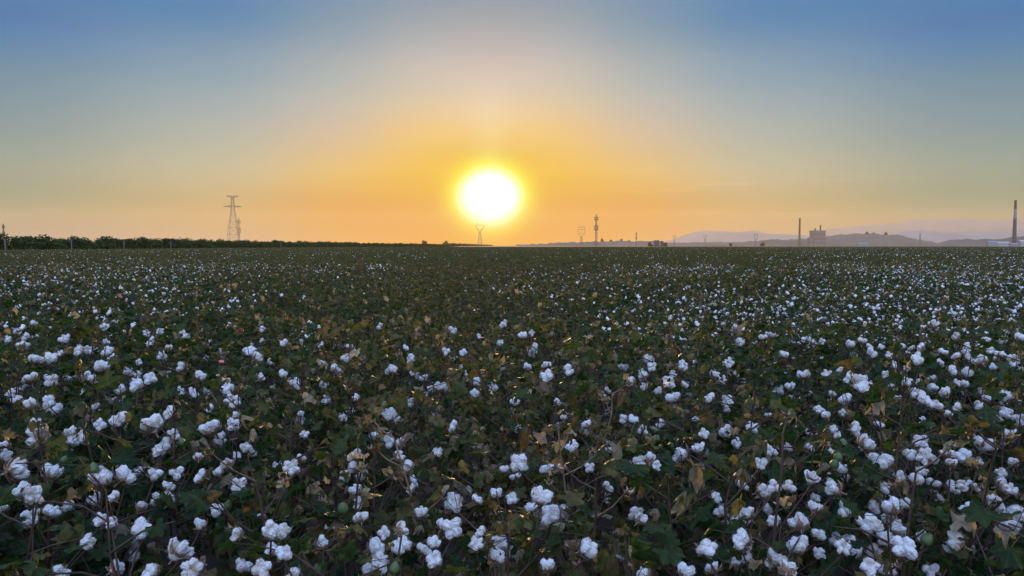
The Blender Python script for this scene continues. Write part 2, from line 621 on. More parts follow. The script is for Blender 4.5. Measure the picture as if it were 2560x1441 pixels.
ICO = {1: icosphere(1), 2: icosphere(2), 3: icosphere(3), 4: icosphere(4)}


def lint_mb(seed, sub):
    r = random.Random(seed)
    mb = MB()
    nl = r.choice([4, 4, 5, 4, 3])
    v0, f0 = ICO[sub]
    style = seed % 4
    spread = (0.40, 0.34, 0.45, 0.30)[style]
    for i in range(nl):
        az = 2 * math.pi * (i + r.uniform(-0.12, 0.12)) / nl
        tilt = r.uniform(0.6, 1.1)
        ln = r.uniform(0.50, 0.62) * (1.25 if style == 3 else 1.0)
        wd = r.uniform(0.36, 0.44) * (4.4 / max(nl, 4))
        ax = np.array([math.cos(az) * math.sin(tilt), math.sin(az) * math.sin(tilt), math.cos(tilt)])
        side = unit(np.cross(ax, [0, 0, 1.0]))
        up = np.cross(side, ax)
        c = np.array([math.cos(az) * spread, math.sin(az) * spread, r.uniform(-0.05, 0.15)])
        if style == 3:
            c[2] -= r.uniform(0, 0.22)
        o = Vector((r.uniform(0, 50), r.uniform(0, 50), seed * 3.1))
        out = []
        for p in v0:
            pv = Vector(p)
            d = 1.0 + 0.26 * mnoise.noise(pv * 1.5 + o) + 0.10 * mnoise.noise(pv * 3.4 + o) + 0.05 * mnoise.noise(pv * 9.0 + o)
            q = p * d
            out.append(c + ax * q[0] * ln + side * q[1] * wd + up * q[2] * wd * 1.05)
        mb.add(out, f0)
    # stray fibres
    if sub >= 3:
        allv = np.concatenate(mb.v)
        for _ in range(420):
            p = allv[r.randrange(len(allv))]
            n = unit(p + np.array([r.uniform(-.5, .5), r.uniform(-.5, .5), r.uniform(-.3, .5)]))
            t = unit(np.cross(n, [r.uniform(-1, 1), r.uniform(-1, 1), 0.3]))
            L = r.uniform(0.06, 0.20)
            mb.add([p - n * 0.06 - t * 0.014, p - n * 0.06 + t * 0.014, p + n * L + t * r.uniform(-.08, .08)], [(0, 1, 2)])
    return mb


def bur_mb(seed, big=False):
    r = random.Random(seed + 100)
    mb = MB()
    nb = 4 if seed % 3 else 5
    for i in range(nb):
        az = 2 * math.pi * (i + 0.5 + r.uniform(-0.1, 0.1)) / nb
        L = r.uniform(0.85, 1.1)
        n = 6
        rows = []
        for k in range(n):
            t = k / (n - 1)
            rad = 0.08 + L * (0.95 * math.sin(t * 1.5))
            z = -0.62 + 0.75 * t ** 1.7 + r.uniform(-.02, .02)
            w = 0.30 * math.sin(min(1, t * 1.2 + 0.25) * math.pi * 0.9) * (1 - t) ** 0.25 + 0.01
            c = np.array([math.cos(az) * rad, math.sin(az) * rad, z])
            s = np.array([-math.sin(az), math.cos(az), 0])
            up = np.array([0, 0, 0.12 * math.sin(t * 3)])
            rows += [c - s * w + up, c - up * 0.5, c + s * w + up]
        f = []
        for k in range(n - 1):
            for j in range(2):
                a = k * 3 + j
                f.append((a, a + 1, a + 4, a + 3))
        mb.add(rows, f)
    # papery bracts round the base
    for i in range(3):
        az = 2.1 * i + r.uniform(0, 1)
        pts = []
        for k, (t, w) in enumerate(((0, 0.06), (0.4, 0.3), (0.75, 0.26), (1.0, 0.03))):
            rad = 0.1 + 0.75 * t
            c = np.array([math.cos(az) * rad, math.sin(az) * rad, -0.72 + 0.15 * t + r.uniform(-.08, .08)])
            s = np.array([-math.sin(az), math.cos(az), 0])
            pts += [c - s * w + [0, 0, .1], c, c + s * w + [0, 0, .08]]
        f = []
        for k in range(3):
            for j in range(2):
                a = k * 3 + j
                f.append((a, a + 1, a + 4, a + 3))
        mb.add(pts, f)
    tube(mb, [(0, 0, -1.15), (0.03, 0, -0.9), (0, 0, -0.55)], [0.05, 0.06, 0.14], 6)
    return mb


NB = 14
LINT = [lint_mb(i, 4 if i < 8 else 3).mesh('lint', [M_LINT]) for i in range(NB)]
LINT_FAR = [lint_mb(i, 2) for i in range(NB)]
BUR = [bur_mb(i) for i in range(6)]
BUR_ME = [b.mesh('bur', [M_BUR], smooth=True) for b in BUR]
gb = MB()
v_, f_ = ICO[3]
gb.add(np.stack([v_[:, 0] * (1 - .25 * v_[:, 2]), v_[:, 1] * (1 - .25 * v_[:, 2]), v_[:, 2] * 1.15 + 0.12 * np.maximum(v_[:, 2], 0) ** 6], 1), f_)
tube(gb, [(0, 0, -2.2), (0, 0, -1.0)], [0.1, 0.14], 5)
GREEN_ME = gb.mesh('green_boll', [M_GREENBOLL])

# ------------------------------------------------------------------ plants
DRYBIAS = [0.0]


def gen_plant(r, H, spread, nleaf, dry=0.2, veil_shift=0.0):
    """returns stems (list of polylines with radii), leaf arrays, branch tips; plant stands at the origin"""
    stems = []
    n = 7
    sway = r.normal(0, 0.02, (n, 2)).cumsum(axis=0)
    main = np.array([[sway[i, 0], sway[i, 1], H * i / (n - 1)] for i in range(n)])
    stems.append((main, np.linspace(0.0075, 0.0025, n), 5))
    nb = 10
    br = []
    for i in range(nb):
        fz = 0.18 + 0.74 * i / (nb - 1)
        base = np.array([np.interp(fz * H, main[:, 2], main[:, 0]), np.interp(fz * H, main[:, 2], main[:, 1]), fz * H])
        az = i * 2.4 + r.uniform(-.5, .5)
        L = spread * (1.1 - 0.6 * fz) * r.uniform(0.7, 1.15)
        ri = r.uniform(0.25, 0.75)
        d = np.array([math.cos(az), math.sin(az), 0])
        p1 = base + d * L * 0.5 + [0, 0, L * 0.5 * ri]
        p2 = base + d * L + [0, 0, L * ri * 0.8] + r.normal(0, 0.015, 3)
        b = np.array([base, p1, p2])
        stems.append((b, np.array([0.004, 0.003, 0.002]), 4))
        br.append(b)
    w = np.linspace(0.7, 1.4, nb)
    w /= w.sum()
    bi = r.choice(nb, nleaf, p=w)
    t = r.uniform(0.25, 1.1, nleaf)
    B = np.array(br)[bi]
    seg = t < 0.5
    base = np.where(seg[:, None], B[:, 0] + (B[:, 1] - B[:, 0]) * (t * 2)[:, None], B[:, 1] + (B[:, 2] - B[:, 1]) * (t * 2 - 1)[:, None])
    out = unit(np.stack([base[:, 0], base[:, 1], np.zeros(nleaf)], 1) + r.normal(0, 0.06, (nleaf, 3)))
    pet = out * r.uniform(0.02, 0.09, nleaf)[:, None] + np.stack([r.normal(0, .02, nleaf), r.normal(0, .02, nleaf), r.uniform(0.0, 0.08, nleaf)], 1)
    P = base + pet
    X = out + r.normal(0, 0.45, (nleaf, 3))
    X[:, 2] -= r.uniform(0.0, 0.9, nleaf)
    Z = np.stack([r.normal(0, .45, nleaf), r.normal(0, .45, nleaf), np.ones(nleaf)], 1) + out * 0.3
    S = r.uniform(0.035, 0.066, nleaf)
    tone = np.clip(r.beta(2, 3.2, nleaf) * 0.75 + veil_shift, 0, 0.76)
    T = r.integers(0, 11, nleaf)
    dr = r.random(nleaf) < dry
    S = S * r.choice([0.7, 1.0, 1.0, 1.25], nleaf)
    T[dr] = r.integers(11, 16, dr.sum())
    tone[dr] = r.uniform(0.68, 1.0, dr.sum())
    ye = r.random(nleaf) < 0.02
    tone[ye] = r.uniform(0.6, 0.78, ye.sum())
    # small terminal leaves and buds
    k = 12
    top = main[-1]
    P2 = top + r.normal(0, 0.03, (k, 3)) + np.stack([np.zeros(k), np.zeros(k), r.uniform(-.06, .03, k)], 1)
    X2 = r.normal(0, 1, (k, 3))
    X2[:, 2] = np.abs(X2[:, 2]) * 0.7
    Z2 = r.normal(0, 1, (k, 3)) + [0, 0, 0.6]
    S2 = r.uniform(0.012, 0.028, k)
    T2 = r.integers(4, 16, k)
    tone2 = r.uniform(0.25, 0.95, k)
    P = np.vstack([P, P2])
    if r.random() < 0.38:
        hs = r.uniform(0.08, 0.20)
        e = top + np.array([r.normal(0, .03), r.normal(0, .03), hs])
        stems.append((np.array([top, (top + e) / 2 + r.normal(0, .006, 3), e]), np.array([0.0026, 0.0022, 0.0016]), 4))
        f3 = r.uniform(0.2, 1.05, 11)
        B3 = top + (e - top) * f3[:, None]
        P3 = B3 + r.normal(0, 0.022, (11, 3))
        P = np.vstack([P, P3])
        k += 11
        X2 = np.vstack([X2, r.normal(0, 1, (11, 3))])
        Z2 = np.vstack([Z2, r.normal(0, 1, (11, 3)) + [0, 0, .6]])
        S2 = np.concatenate([S2, r.uniform(.012, .030, 11)])
        T2 = np.concatenate([T2, r.integers(4, 16, 11)])
        tone2 = np.concatenate([tone2, r.uniform(0.3, 0.98, 11)])
    return dict(stems=stems, petb=np.vstack([base, np.tile(top, (k, 1))]), P=P, X=np.vstack([X, X2]), Z=np.vstack([Z, Z2]),
                S=np.concatenate([S, S2]), T=np.concatenate([T, T2]), tone=np.concatenate([tone, tone2]), br=br, H=H)


def petioles(mb, A, B, rad, mi=0):
    d = unit(B - A)
    s = unit(np.cross(d, [0.3, 0.2, 1.0])) * rad
    u = np.cross(d, s)
    n = len(A)
    v = np.stack([A + s, A - s * .5 + u * .87, A - s * .5 - u * .87, B + s, B - s * .5 + u * .87, B - s * .5 - u * .87], 1)
    f = np.array([(0, 1, 4, 3), (1, 2, 5, 4), (2, 0, 3, 5)])
    ff = (f[None] + (np.arange(n) * 6)[:, None, None]).reshape(-1, 4)
    mb.add(v.reshape(-1, 3), ff, mi)


# open bolls as they stand in the photograph: (x, y, width) in crops at 0.3338 px per unit
CA = "85,80,85;130,125,80;225,150,100;370,135,90;410,190,110;575,205,70;720,170,50;900,45,80;1025,15,90;1350,55,70;1445,70,80;1705,40,110;1745,125,110;1570,185,70;1265,215,100;745,305,80;895,275,140;1138,305,160;258,300,90;270,395,175;535,395,140;620,390,70;1300,385,110;1245,465,120;1185,500,60;1575,340,160;1765,255,90;1745,310,110;1668,382,50;1840,480,95;1885,520,85;1775,540,75;1485,550,80;20,460,60;40,540,100;135,640,170;385,665,150;755,700,165;935,685,170;1035,660,90;1160,675,90;1325,668,80;1790,760,110;1700,600,90;1635,660,60;165,790,130;245,835,140;710,870,100;850,850,80;230,1005,135;388,960,130;515,920,80;750,1020,90;1060,920,70;835,1040,50;1625,945,110;1060,1085,150;1345,1235,200;650,1185,70;870,1380,90;455,1420,120;1125,1420,150;1450,1380,170;1500,1050,90;1775,1130,110;1945,1010,110;2030,1100,160;1820,1365,100;1960,1380,130;2035,1245,60;1260,770,60;1500,690,60;10,925,40"
CB = "120,15,60;350,120,80;570,105,80;980,135,80;1125,40,60;1200,45,90;1460,75,80;820,230,130;885,275,50;155,225,60;180,380,60;700,390,50;1300,320,90;470,262,45;815,435,100;905,440,60;560,540,120;545,620,90;155,560,80;85,630,120;890,540,40;965,620,110;1175,520,70;1790,590,130;1760,700,70;1680,640,40;1000,730,40;585,895,100;565,790,90;605,1005,110;1060,965,80;1300,890,150;1290,1080,170;1220,1060,90;1480,870,50;1620,820,90;1740,860,80;1955,840,160;2030,980,150;1880,930,80;720,1240,150;760,1340,130;910,1210,160;780,1120,90;910,1090,70;310,1190,90;20,1110,70;25,1270,90;1150,1190,110;1160,1320,140;1510,1110,110;1470,1200,130;1650,1190,120;1625,1290,70;1080,1245,60;100,1430,130;2005,1357,75;980,790,60"
CC = "390,470,105;655,50,60;330,255,60;280,140,60;1150,105,105;1415,110,90;1550,130,80;1545,190,45;1035,55,65;925,25,40;1235,15,50;775,265,80;850,270,80;920,345,80;1060,300,80;1545,360,100;1620,445,80;1735,330,100;1860,240,50;1315,265,40;500,300,60;670,500,60;800,620,90;895,590,90;970,555,80;1020,610,80;1195,540,140;1335,480,90;1800,600,80;655,770,90;1665,760,80;1465,850,70;1820,800,100;1900,770,100;1710,970,90;1900,1030,90;870,970,110;905,1010,60;505,1230,150;1495,960,120;1400,1230,150;1660,1170,160;1440,1380,110;1245,1400,110;925,1420,40;1910,1330,140;1375,375,35;520,630,50;1880,500,90"
CD = "770,40,110;640,115,110;545,80,60;440,195,60;620,220,60;495,235,50;1035,115,60;1150,70,100;1230,120,120;1320,160,90;1385,65,85;1305,30,60;1410,225,60;1480,180,70;1640,165,80;1840,95,100;1700,110,70;1840,220,90;1780,260,50;545,340,75;710,340,110;580,385,60;360,360,50;890,310,90;800,440,150;905,580,150;550,500,80;600,630,130;1200,435,100;1230,535,120;1300,570,80;1120,530,100;1400,530,110;1430,590,90;1520,540,110;1680,460,140;1630,590,85;1870,390,110;1935,270,110;1960,330,90;1895,590,80;210,475,55;365,480,70;1205,660,90;1165,715,120;1300,750,95;1510,760,90;1445,780,70;1590,770,60;1805,670,80;1820,760,130;1880,790,80;1750,900,165;1585,960,170;1860,1040,170;1950,980,130;390,700,110;545,785,130;410,860,80;410,915,100;215,770,90;540,710,80;640,940,120;985,920,150;970,1000,120;1100,900,110;1040,690,100;820,1050,190;1040,1090,150;1080,1230,190;930,1160,110;1225,1155,80;1460,1190,160;290,1040,160;285,1210,150;620,1220,130;440,1130,110;120,1310,160;440,1270,90;210,1390,90;820,1370,150;960,1410,120;1280,1400,130;850,920,60;930,780,50;100,1030,100;20,595,45"
CE = "215,400,50;215,435,50;418,445,45;665,455,60;715,420,45;105,485,40;165,520,50;50,540,60;145,580,80;410,535,70;230,665,80;325,655,80;505,610,70;570,605,60;680,555,55;690,610,80;720,660,70;655,710,90;385,625,50;195,785,90;330,795,85;565,780,85;665,800,70;940,495,50;1020,485,50;1175,510,70;965,560,60;1080,590,50;1035,640,70;1160,710,65;890,680,50;885,760,50;960,785,70;1280,770,80;1435,615,60;1600,610,80;1650,650,70;1735,685,55;1590,440,50;1675,470,50;1865,435,45;1910,480,60;1905,410,40;2100,440,60;2165,405,55;2020,505,50;1820,560,60;2235,590,60;2215,655,60;2150,735,90;2065,690,55;2055,570,45;1810,755,60;2440,455,50;2505,415,50;2510,735,75;1670,780,60;1890,810,60;870,810,60;1450,805,60"
CF = "150,375,40;605,410,40;635,490,60;730,462,45;955,490,45;880,530,60;820,545,50;660,575,65;1115,410,60;1345,480,45;1120,570,75;1215,575,45;1400,590,70;1480,565,65;1530,605,45;1545,650,75;1605,610,45;1750,605,50;1810,615,45;1875,615,60;1845,690,90;1695,730,55;1690,440,80;1955,465,80;2105,540,60;2410,490,60;2405,565,70;2530,540,70;2340,630,55;2310,560,50;2180,600,50;2110,670,65;2170,640,65;2270,700,80;2400,660,60;2485,700,80;2550,760,50;2000,715,55;2080,765,75;2180,780,90;2360,740,55;2190,680,50;2020,640,60;1635,790,50;1775,840,65;1855,840,45;1950,820,60;2115,850,55;2165,855,60;1470,850,120;1360,770,100;1370,820,90;1250,790,70;1090,795,95;1000,870,70;960,660,70;585,715,75;495,790,75;550,830,60;370,710,40;280,735,75;300,855,50;190,845,85;60,695,70;75,740,60;20,800,60;25,870,50;640,790,50;1660,665,50;1780,750,45"
CG = "220,460,60;145,505,60;355,485,65;355,520,40;660,530,65;855,395,60;895,470,45;1020,490,55;1105,495,45;1080,535,45;1155,570,75;1220,550,45;1000,625,55;1245,640,45;610,680,60;735,690,60;365,735,70;225,815,90;390,840,60;570,940,95;500,945,45;835,895,65;1190,790,60;1325,780,85;1330,860,95;1480,815,90;1840,650,50;2050,740,95;2015,860,80;1925,900,75;2190,900,85;2290,790,80;2520,850,60;2310,915,55;2015,935,45;845,575,45;325,655,50;1860,790,45;2000,825,50"
WANT = []
for s_, ox, oy, k_ in ((CA, 0, 960, .3338), (CB, 700, 960, .3338), (CC, 1300, 960, .3338), (CD, 1900, 960, .3338),
                       (CE, 0, 640, .3906), (CF, 1600, 640, .375), (CG, 900, 640, .3516)):
    for q in s_.split(';'):
        a, b, c = (float(x) for x in q.split(','))
        WANT.append((ox + a * k_, oy + b * k_, max(c * k_, 16)))
rr = np.random.default_rng(3)
BP, BS = [], []
for (x, y, w) in WANT:
    d = ray(x, y)
    z = rr.uniform(0.76, 0.93)
    t = (z - CAM[2]) / d[2]
    # bring the size to that of a real boll by sliding the point along the sight line a little
    real = w * t / FPX
    if real < 0.055:
        t *= 1.06
    if real > 0.085:
        t *= 0.95
    p = CAM + d * t
    if p[1] > 7.3:
        continue
    BP.append(p)
    BS.append(float(np.clip(w * t / FPX, 0.042, 0.105)) * 0.5)
BP, BS = np.array(BP), np.array(BS)

NROW, Y0, DY, DX = 15, 1.72, 0.375, 0.335
plants = []
for k in range(NROW):
    y = Y0 + DY * k
    half = 0.675 * y + 0.27
    n = int(2 * half / DX)
    off = rng.uniform(-0.1, 0.1)
    for i in range(n + 1):
        x = -half + 2 * half * (i / n) + off * 0.5 + rng.uniform(-0.07, 0.07)
        plants.append(dict(k=k, x=x, y=y + rng.uniform(-0.09, 0.09)))
while len(plants) > 300:
    plants.pop()
for k in range(NROW):
    row = sorted((p for p in plants if p['k'] == k), key=lambda p: p['x'])
    for i, p in enumerate(row):
        p['i'] = i
        p['n'] = len(row)
PX = np.array([[p['x'], p['y']] for p in plants])
for j, p in enumerate(plants):
    p['bolls'] = []
own = []
for b in range(len(BP)):
    d2 = ((PX - BP[b, :2]) ** 2).sum(1)
    j = int(np.argmin(d2))
    own.append(j)
    plants[j]['bolls'].append((BP[b], BS[b], True))

# tall bare stalks seen standing above the leaves: (x px, top y px, distance)
STALK = [(1395, 1062, 2.65, 1), (1957, 1085, 2.15, 0), (2196, 1010, 2.75, 0), (985, 1095, 2.55, 1), (1530, 985, 3.6, 1), (640, 1205, 2.1, 0),
         (2290, 1180, 2.05, 0), (895, 1150, 2.4, 0), (515, 985, 3.7, 0), (1855, 1010, 3.3, 0), (1490, 1225, 1.95, 0), (2490, 1120, 2.3, 0)]

H0 = 0.84
rp = np.random.default_rng(21)
for j, p in enumerate(plants):
    near = p['k'] < 7
    # browner leaves mid-view: partly their own colour, partly the sun's golden veil painted in
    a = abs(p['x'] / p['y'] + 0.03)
    dry = 0.17 + 0.38 * math.exp(-(a / 0.26) ** 2)  # centre term: partly real dry leaves, partly the golden veil painted in
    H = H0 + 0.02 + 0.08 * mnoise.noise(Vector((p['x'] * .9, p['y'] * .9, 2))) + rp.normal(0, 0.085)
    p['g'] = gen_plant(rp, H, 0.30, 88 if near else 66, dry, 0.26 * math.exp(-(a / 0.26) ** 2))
    g = p['g']
    # extra hidden / half hidden bolls
    nx = 1 + (1 if p['x'] > 0.3 * p['y'] else 0)
    for _ in range(nx):
        b = g['br'][rp.integers(2, 9)]
        q = b[2] + rp.normal(0, 0.02, 3) + [p['x'], p['y'], -0.05]
        q[2] = min(q[2], 0.74)
        dcam = CAM - q
        # keep clear of the sight lines of the listed ones
        cd = unit(BP - CAM)
        tt = (q - CAM) @ cd.T
        perp = np.linalg.norm((q - CAM) - tt[:, None] * cd, axis=1)
        nearer = tt < np.linalg.norm(BP - CAM, axis=1) + 0.03
        if ((perp < 0.055) & nearer).any():
            continue
        p['bolls'].append((q, rp.uniform(0.028, 0.040), False))

# part the leaves that would cover the listed bolls
BD = BP - CAM
BL = np.linalg.norm(BD, axis=1)
BU = BD / BL[:, None]
for p in plants:
    g = p['g']
    base = np.array([p['x'], p['y'], 0])
    L = g['P'] + base + unit(g['X']) * (g['S'] * 0.45)[:, None] - CAM
    t = L @ BU.T
    perp2 = (L ** 2).sum(1)[:, None] - t ** 2
    lim = (BS[None, :] * 0.62 + g['S'][:, None] * 0.62) ** 2
    hit = (perp2 < lim) & (t < BL[None, :] + 0.01) & (t > BL[None, :] - 1.6)
    kill = hit.any(1) & (rp.random(len(t)) < 0.93)
    keep = ~kill
    for key in ('P', 'X', 'Z', 'S', 'T', 'tone', 'petb'):
        g[key] = g[key][keep]

ORD = ['first', 'second', 'third', 'fourth', 'fifth', 'sixth', 'seventh', 'eighth', 'ninth', 'tenth', 'eleventh', 'twelfth', 'thirteenth',
       'fourteenth', 'fifteenth', 'sixteenth', 'seventeenth', 'eighteenth', 'nineteenth', 'twentieth']


def ordinal(i):
    if i < 20:
        return ORD[i]
    n = i + 1
    tens = {2: 'twenty', 3: 'thirty', 4: 'forty', 5: 'fifty', 6: 'sixty', 7: 'seventy', 8: 'eighty', 9: 'ninety'}
    tt = {2: 'twentieth', 3: 'thirtieth', 4: 'fortieth', 5: 'fiftieth', 6: 'sixtieth', 7: 'seventieth', 8: 'eightieth', 9: 'ninetieth'}
    if n >= 100:
        return '%dth' % n
    return tt[n // 10] if n % 10 == 0 else tens[n // 10] + '-' + ORD[n % 10 - 1]


NUMW = ['no', 'one', 'two', 'three', 'four', 'five', 'six', 'seven', 'eight', 'nine', 'ten', 'eleven', 'twelve', 'thirteen', 'fourteen', 'fifteen']


def rot_from_axis(ax, spin):
    q = Vector(tuple(ax)).to_track_quat('Z', 'Y')
    e = q.to_matrix().to_4x4()
    from mathutils import Matrix
    return (e @ Matrix.Rotation(spin, 4, 'Z')).to_euler()


stalk_of = {}
for s in STALK:
    d = ray(s[0], s[1])
    t = s[2] / d[1]
    top = CAM + d * t
    j = int(np.argmin(((PX - top[:2]) ** 2).sum(1)))
    stalk_of.setdefault(j, []).append((top, s[3]))
fl = CAM + ray(553, 910) * ((0.86 - CAM[2]) / ray(553, 910)[2])
flower_j = int(np.argmin(((PX - fl[:2]) ** 2).sum(1)))

for j, p in enumerate(plants):
    g = p['g']
    base = np.array([p['x'], p['y'], 0.0])
    lod = 0 if p['k'] < 7 else 1
    root = link('cotton_plant', None, None, tuple(base))
    root.empty_display_size = 0.1
    fo = MB()
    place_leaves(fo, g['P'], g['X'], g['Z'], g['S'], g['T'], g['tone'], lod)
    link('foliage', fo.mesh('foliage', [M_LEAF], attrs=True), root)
    st = MB()
    for pts, rad, sd in g['stems']:
        tube(st, pts, rad, sd)
    if lod == 0:
        petioles(st, g['petb'], g['P'], 0.0011)
    main = g['stems'][0][0]
    for (q, s, lst) in p['bolls']:
        q = q - base
        zz = max(0.25, q[2] - 0.16 - 0.4 * np.linalg.norm(q[:2]))
        a = np.array([np.interp(zz, main[:, 2], main[:, 0]), np.interp(zz, main[:, 2], main[:, 1]), min(zz, g['H'])])
        e = q - [0, 0, s * 0.9]
        m = (a + e) / 2 + [0, 0, -0.02] + rp.normal(0, 0.012, 3)
        tube(st, [a, m, e], [0.004, 0.0032, 0.0026], 5)
        up = np.array([rp.normal(0, .55), rp.normal(-0.25, .6), rp.uniform(0.15, 1.0)])
        up = unit(up)
        k = int(rp.integers(0, NB))
        ro = rot_from_axis(up, rp.uniform(0, 6.28))
        bo = link('open_boll', LINT[k], root, tuple(q), ro, tuple(float(s * rp.uniform(0.95, 1.38)) for _ in range(3)))
        if lod == 0 or lst:
            link('bur', BUR_ME[int(rp.integers(0, 6))], bo, (0, 0, 0), (0, 0, rp.uniform(0, 6.28)), rp.uniform(0.85, 1.18))
    # stalks
    dryp = False
    if j in stalk_of:
        for (top, dr) in stalk_of[j]:
            tb = top - base
            sm = MB()
            a = np.array([main[2, 0], main[2, 1], 0.35])
            n = 8
            pts = [a + (tb - a) * (i / (n - 1)) + (rp.normal(0, 0.006, 3) if 0 < i < n - 1 else 0) for i in range(n)]
            tube(sm, pts, np.linspace(0.0065, 0.003, n), 6)
            for i in (3, 4, 5, 6, 7):
                az = rp.uniform(0, 6.28)
                ln = rp.uniform(0.05, 0.13)
                e = pts[i] + np.array([math.cos(az) * ln, math.sin(az) * ln * .6, ln * .7])
                tube(sm, [pts[i], (pts[i] + e) / 2 + [0, 0, -.01], e], [0.0032, 0.0025, 0.002], 5)
                # empty, curled bur at the twig's end
                Mx = np.eye(4)
                Mx[:3, :3] = np.eye(3) * 0.019
                Mx[:3, 3] = e
                sm.merge(BUR[i % 6], [1], Mx)
                k2 = 3
                place_leaves(sm, e + rp.normal(0, .015, (k2, 3)), rp.normal(0, 1, (k2, 3)), rp.normal(0, 1, (k2, 3)) + [0, 0, 1], rp.uniform(.018, .034, k2), rp.integers(11, 16, k2), rp.uniform(.8, 1, k2), 0, 2)
            link('bare_stalk', sm.mesh('bare_stalk', [M_DRYSTEM if dr else M_STEM, M_BUR, M_LEAF], attrs=True), root)
            dryp = True
    if j == flower_j:
        fm = MB()
        for i in range(5):
            az = i * 1.256
            rows = []
            for t, w in ((0, .15), (.4, .5), (.8, .55), (1.0, .25)):
                c = np.array([math.cos(az) * t * .8, math.sin(az) * t * .8, t * .9])
                s = np.array([-math.sin(az), math.cos(az), 0])
                rows += [c - s * w, c + s * w]
            fm.add(rows, [(0, 1, 3, 2), (2, 3, 5, 4), (4, 5, 7, 6)])
        q = fl - base
        link('flower', fm.mesh('flower', [M_FLOWER]), root, tuple(q), (0.3, 0.2, 0), 0.022)
        tube(st, [main[3], (main[3] + q) / 2 + [0, 0, -.03], q], [0.004, 0.003, 0.003], 5)
    link('stem', st.mesh('stem', [M_STEM]), root)
    if lod == 0:
        for _ in range(int(rp.integers(0, 3))):
            b = g['br'][rp.integers(3, 9)]
            q = b[2] + rp.normal(0, .015, 3)
            link('green_boll', GREEN_ME, root, tuple(q), (rp.uniform(-.6, .6), rp.uniform(-.6, .6), 0), float(rp.uniform(0.013, 0.018)))
    nbo = len(p['bolls'])
    what = 'with tall bare stalk' if dryp else ('with one pink flower' if j == flower_j else
            ('bearing %s white boll%s' % (NUMW[nbo], '' if nbo == 1 else 's') if nbo < 16 else 'crowded with white bolls'))
    side, idx = ('left', p['i']) if p['i'] < p['n'] / 2 else ('right', p['n'] - 1 - p['i'])
    tag(root, 'cotton plant %s, %s from %s end of %s row from the front' % (what, ordinal(idx), side, ordinal(p['k'])),
        'cotton plant', 'cotton plants in the near rows of the field')

# ------------------------------------------------------------------ the rest of the field, beyond counting
src = bpy.data.collections.new('field_plants')
VAR = []


def joined_plant(r, nb, dry, name, lod=1, nleaf=46, veil_shift=0.0):
    g = gen_plant(r, 0.84, 0.30, nleaf, dry, veil_shift)
    mb = MB()
    place_leaves(mb, g['P'], g['X'], g['Z'], g['S'], g['T'], g['tone'], lod, 0)
    for pts, rad, sd in g['stems']:
        tube(mb, pts, rad, 3, 2)
    main = g['stems'][0][0]
    for i in range(nb):
        az = r.uniform(0, 6.28)
        rad = 0.23 * math.sqrt(r.random())
        q = np.array([rad * math.cos(az), rad * math.sin(az), 0.86 - abs(r.normal(0, 0.16))])
        M = np.eye(4)
        up = unit(np.array([r.normal(0, .5), r.normal(-.2, .5), r.uniform(.2, 1)]))
        e = rot_from_axis(up, r.uniform(0, 6)).to_matrix()
        s = r.uniform(0.020, 0.041)
        M[:3, :3] = np.array(e) * s
        M[:3, 3] = q
        mb.merge(LINT_FAR[int(r.integers(0, NB))], [1], M)
        mb.merge(BUR[int(r.integers(0, 6))], [3], M)
        zz = q[2] - 0.18
        tube(mb, [(main[3, 0], main[3, 1], zz), q - [0, 0, s]], [0.0035, 0.0025], 3, 2)
    # make room for the bolls
    return mb


rv = np.random.default_rng(8)
vi = 0
for nb in (0, 1, 4, 8):
    for q in range(4):
        mb = joined_plant(rv, nb, 0.22 if q < 2 else 0.50, 'p', veil_shift=0.0 if q < 2 else 0.28)  # last two variants: golden veil painted in as drier, olive leaf tones
        o = bpy.data.objects.new('a%02d' % vi, mb.mesh('field_plant', [M_LEAF, M_LINT, M_STEM, M_BUR], attrs=True))
        src.objects.link(o)
        vi += 1
NPL = vi


def patch(r, size, nleaf, nboll, dry):
    mb = MB()
    P = np.stack([r.uniform(-size / 2, size / 2, nleaf), r.uniform(-size / 2, size / 2, nleaf), np.zeros(nleaf)], 1)
    hb = np.array([mnoise.noise(Vector((x * 1.9, y * 1.9, nleaf + nboll))) for x, y in P[:, :2]])
    P[:, 2] = 0.80 + hb * 0.30 - np.abs(r.normal(0, 0.22, nleaf))
    place_leaves(mb, P, r.normal(0, 1, (nleaf, 3)) - [0, 0, .3], r.normal(0, .8, (nleaf, 3)) + [0, 0, 1], r.uniform(.05, .10, nleaf),
                 r.integers(0, 16, nleaf), np.where(r.random(nleaf) < dry, r.uniform(.84, .90, nleaf), r.beta(2, 3, nleaf) * .4), 2)
    v, f = ICO[1]
    for _ in range(nboll):
        x, y = r.uniform(-size / 2, size / 2, 2)
        z = 0.84 + mnoise.noise(Vector((x * 1.9, y * 1.9, nleaf + nboll))) * 0.30 - .03 - abs(r.normal(0, .08))
        mb.add(v * r.uniform(.028, .042) * [1, 1, .8] + [x, y, z], f, 1)
    # the dark body of the rows under the leaves
    return mb


for (nb, dr) in ((2, .9), (7, .88), (17, .85)):
    for q in range(2):
        mb = patch(rv, 2.0, 520, nb, dr)
        o = bpy.data.objects.new('b%02d' % vi, mb.mesh('field_patch', [M_FARLEAF, M_LINT], attrs=True))
        src.objects.link(o)
        vi += 1

pts, var, rotz, scl = [], [], [], []


def richness(x, y):
    """how many bolls show: more on the right, fewer straight ahead and far off"""
    u = x / max(y, 1)
    n = mnoise.noise(Vector((x * .22, y * .10, 3.3)))
    q = 0.38 + 0.55 * n + 0.42 * max(0, min(1, (u - .15) / .35)) + 0.14 * max(0, min(1, (-u - .1) / .4)) - 0.22 * math.exp(-((u + .02) / .17) ** 2)
    if y > 16:
        q -= 0.10
    if y > 30:
        q -= 0.25
    return q


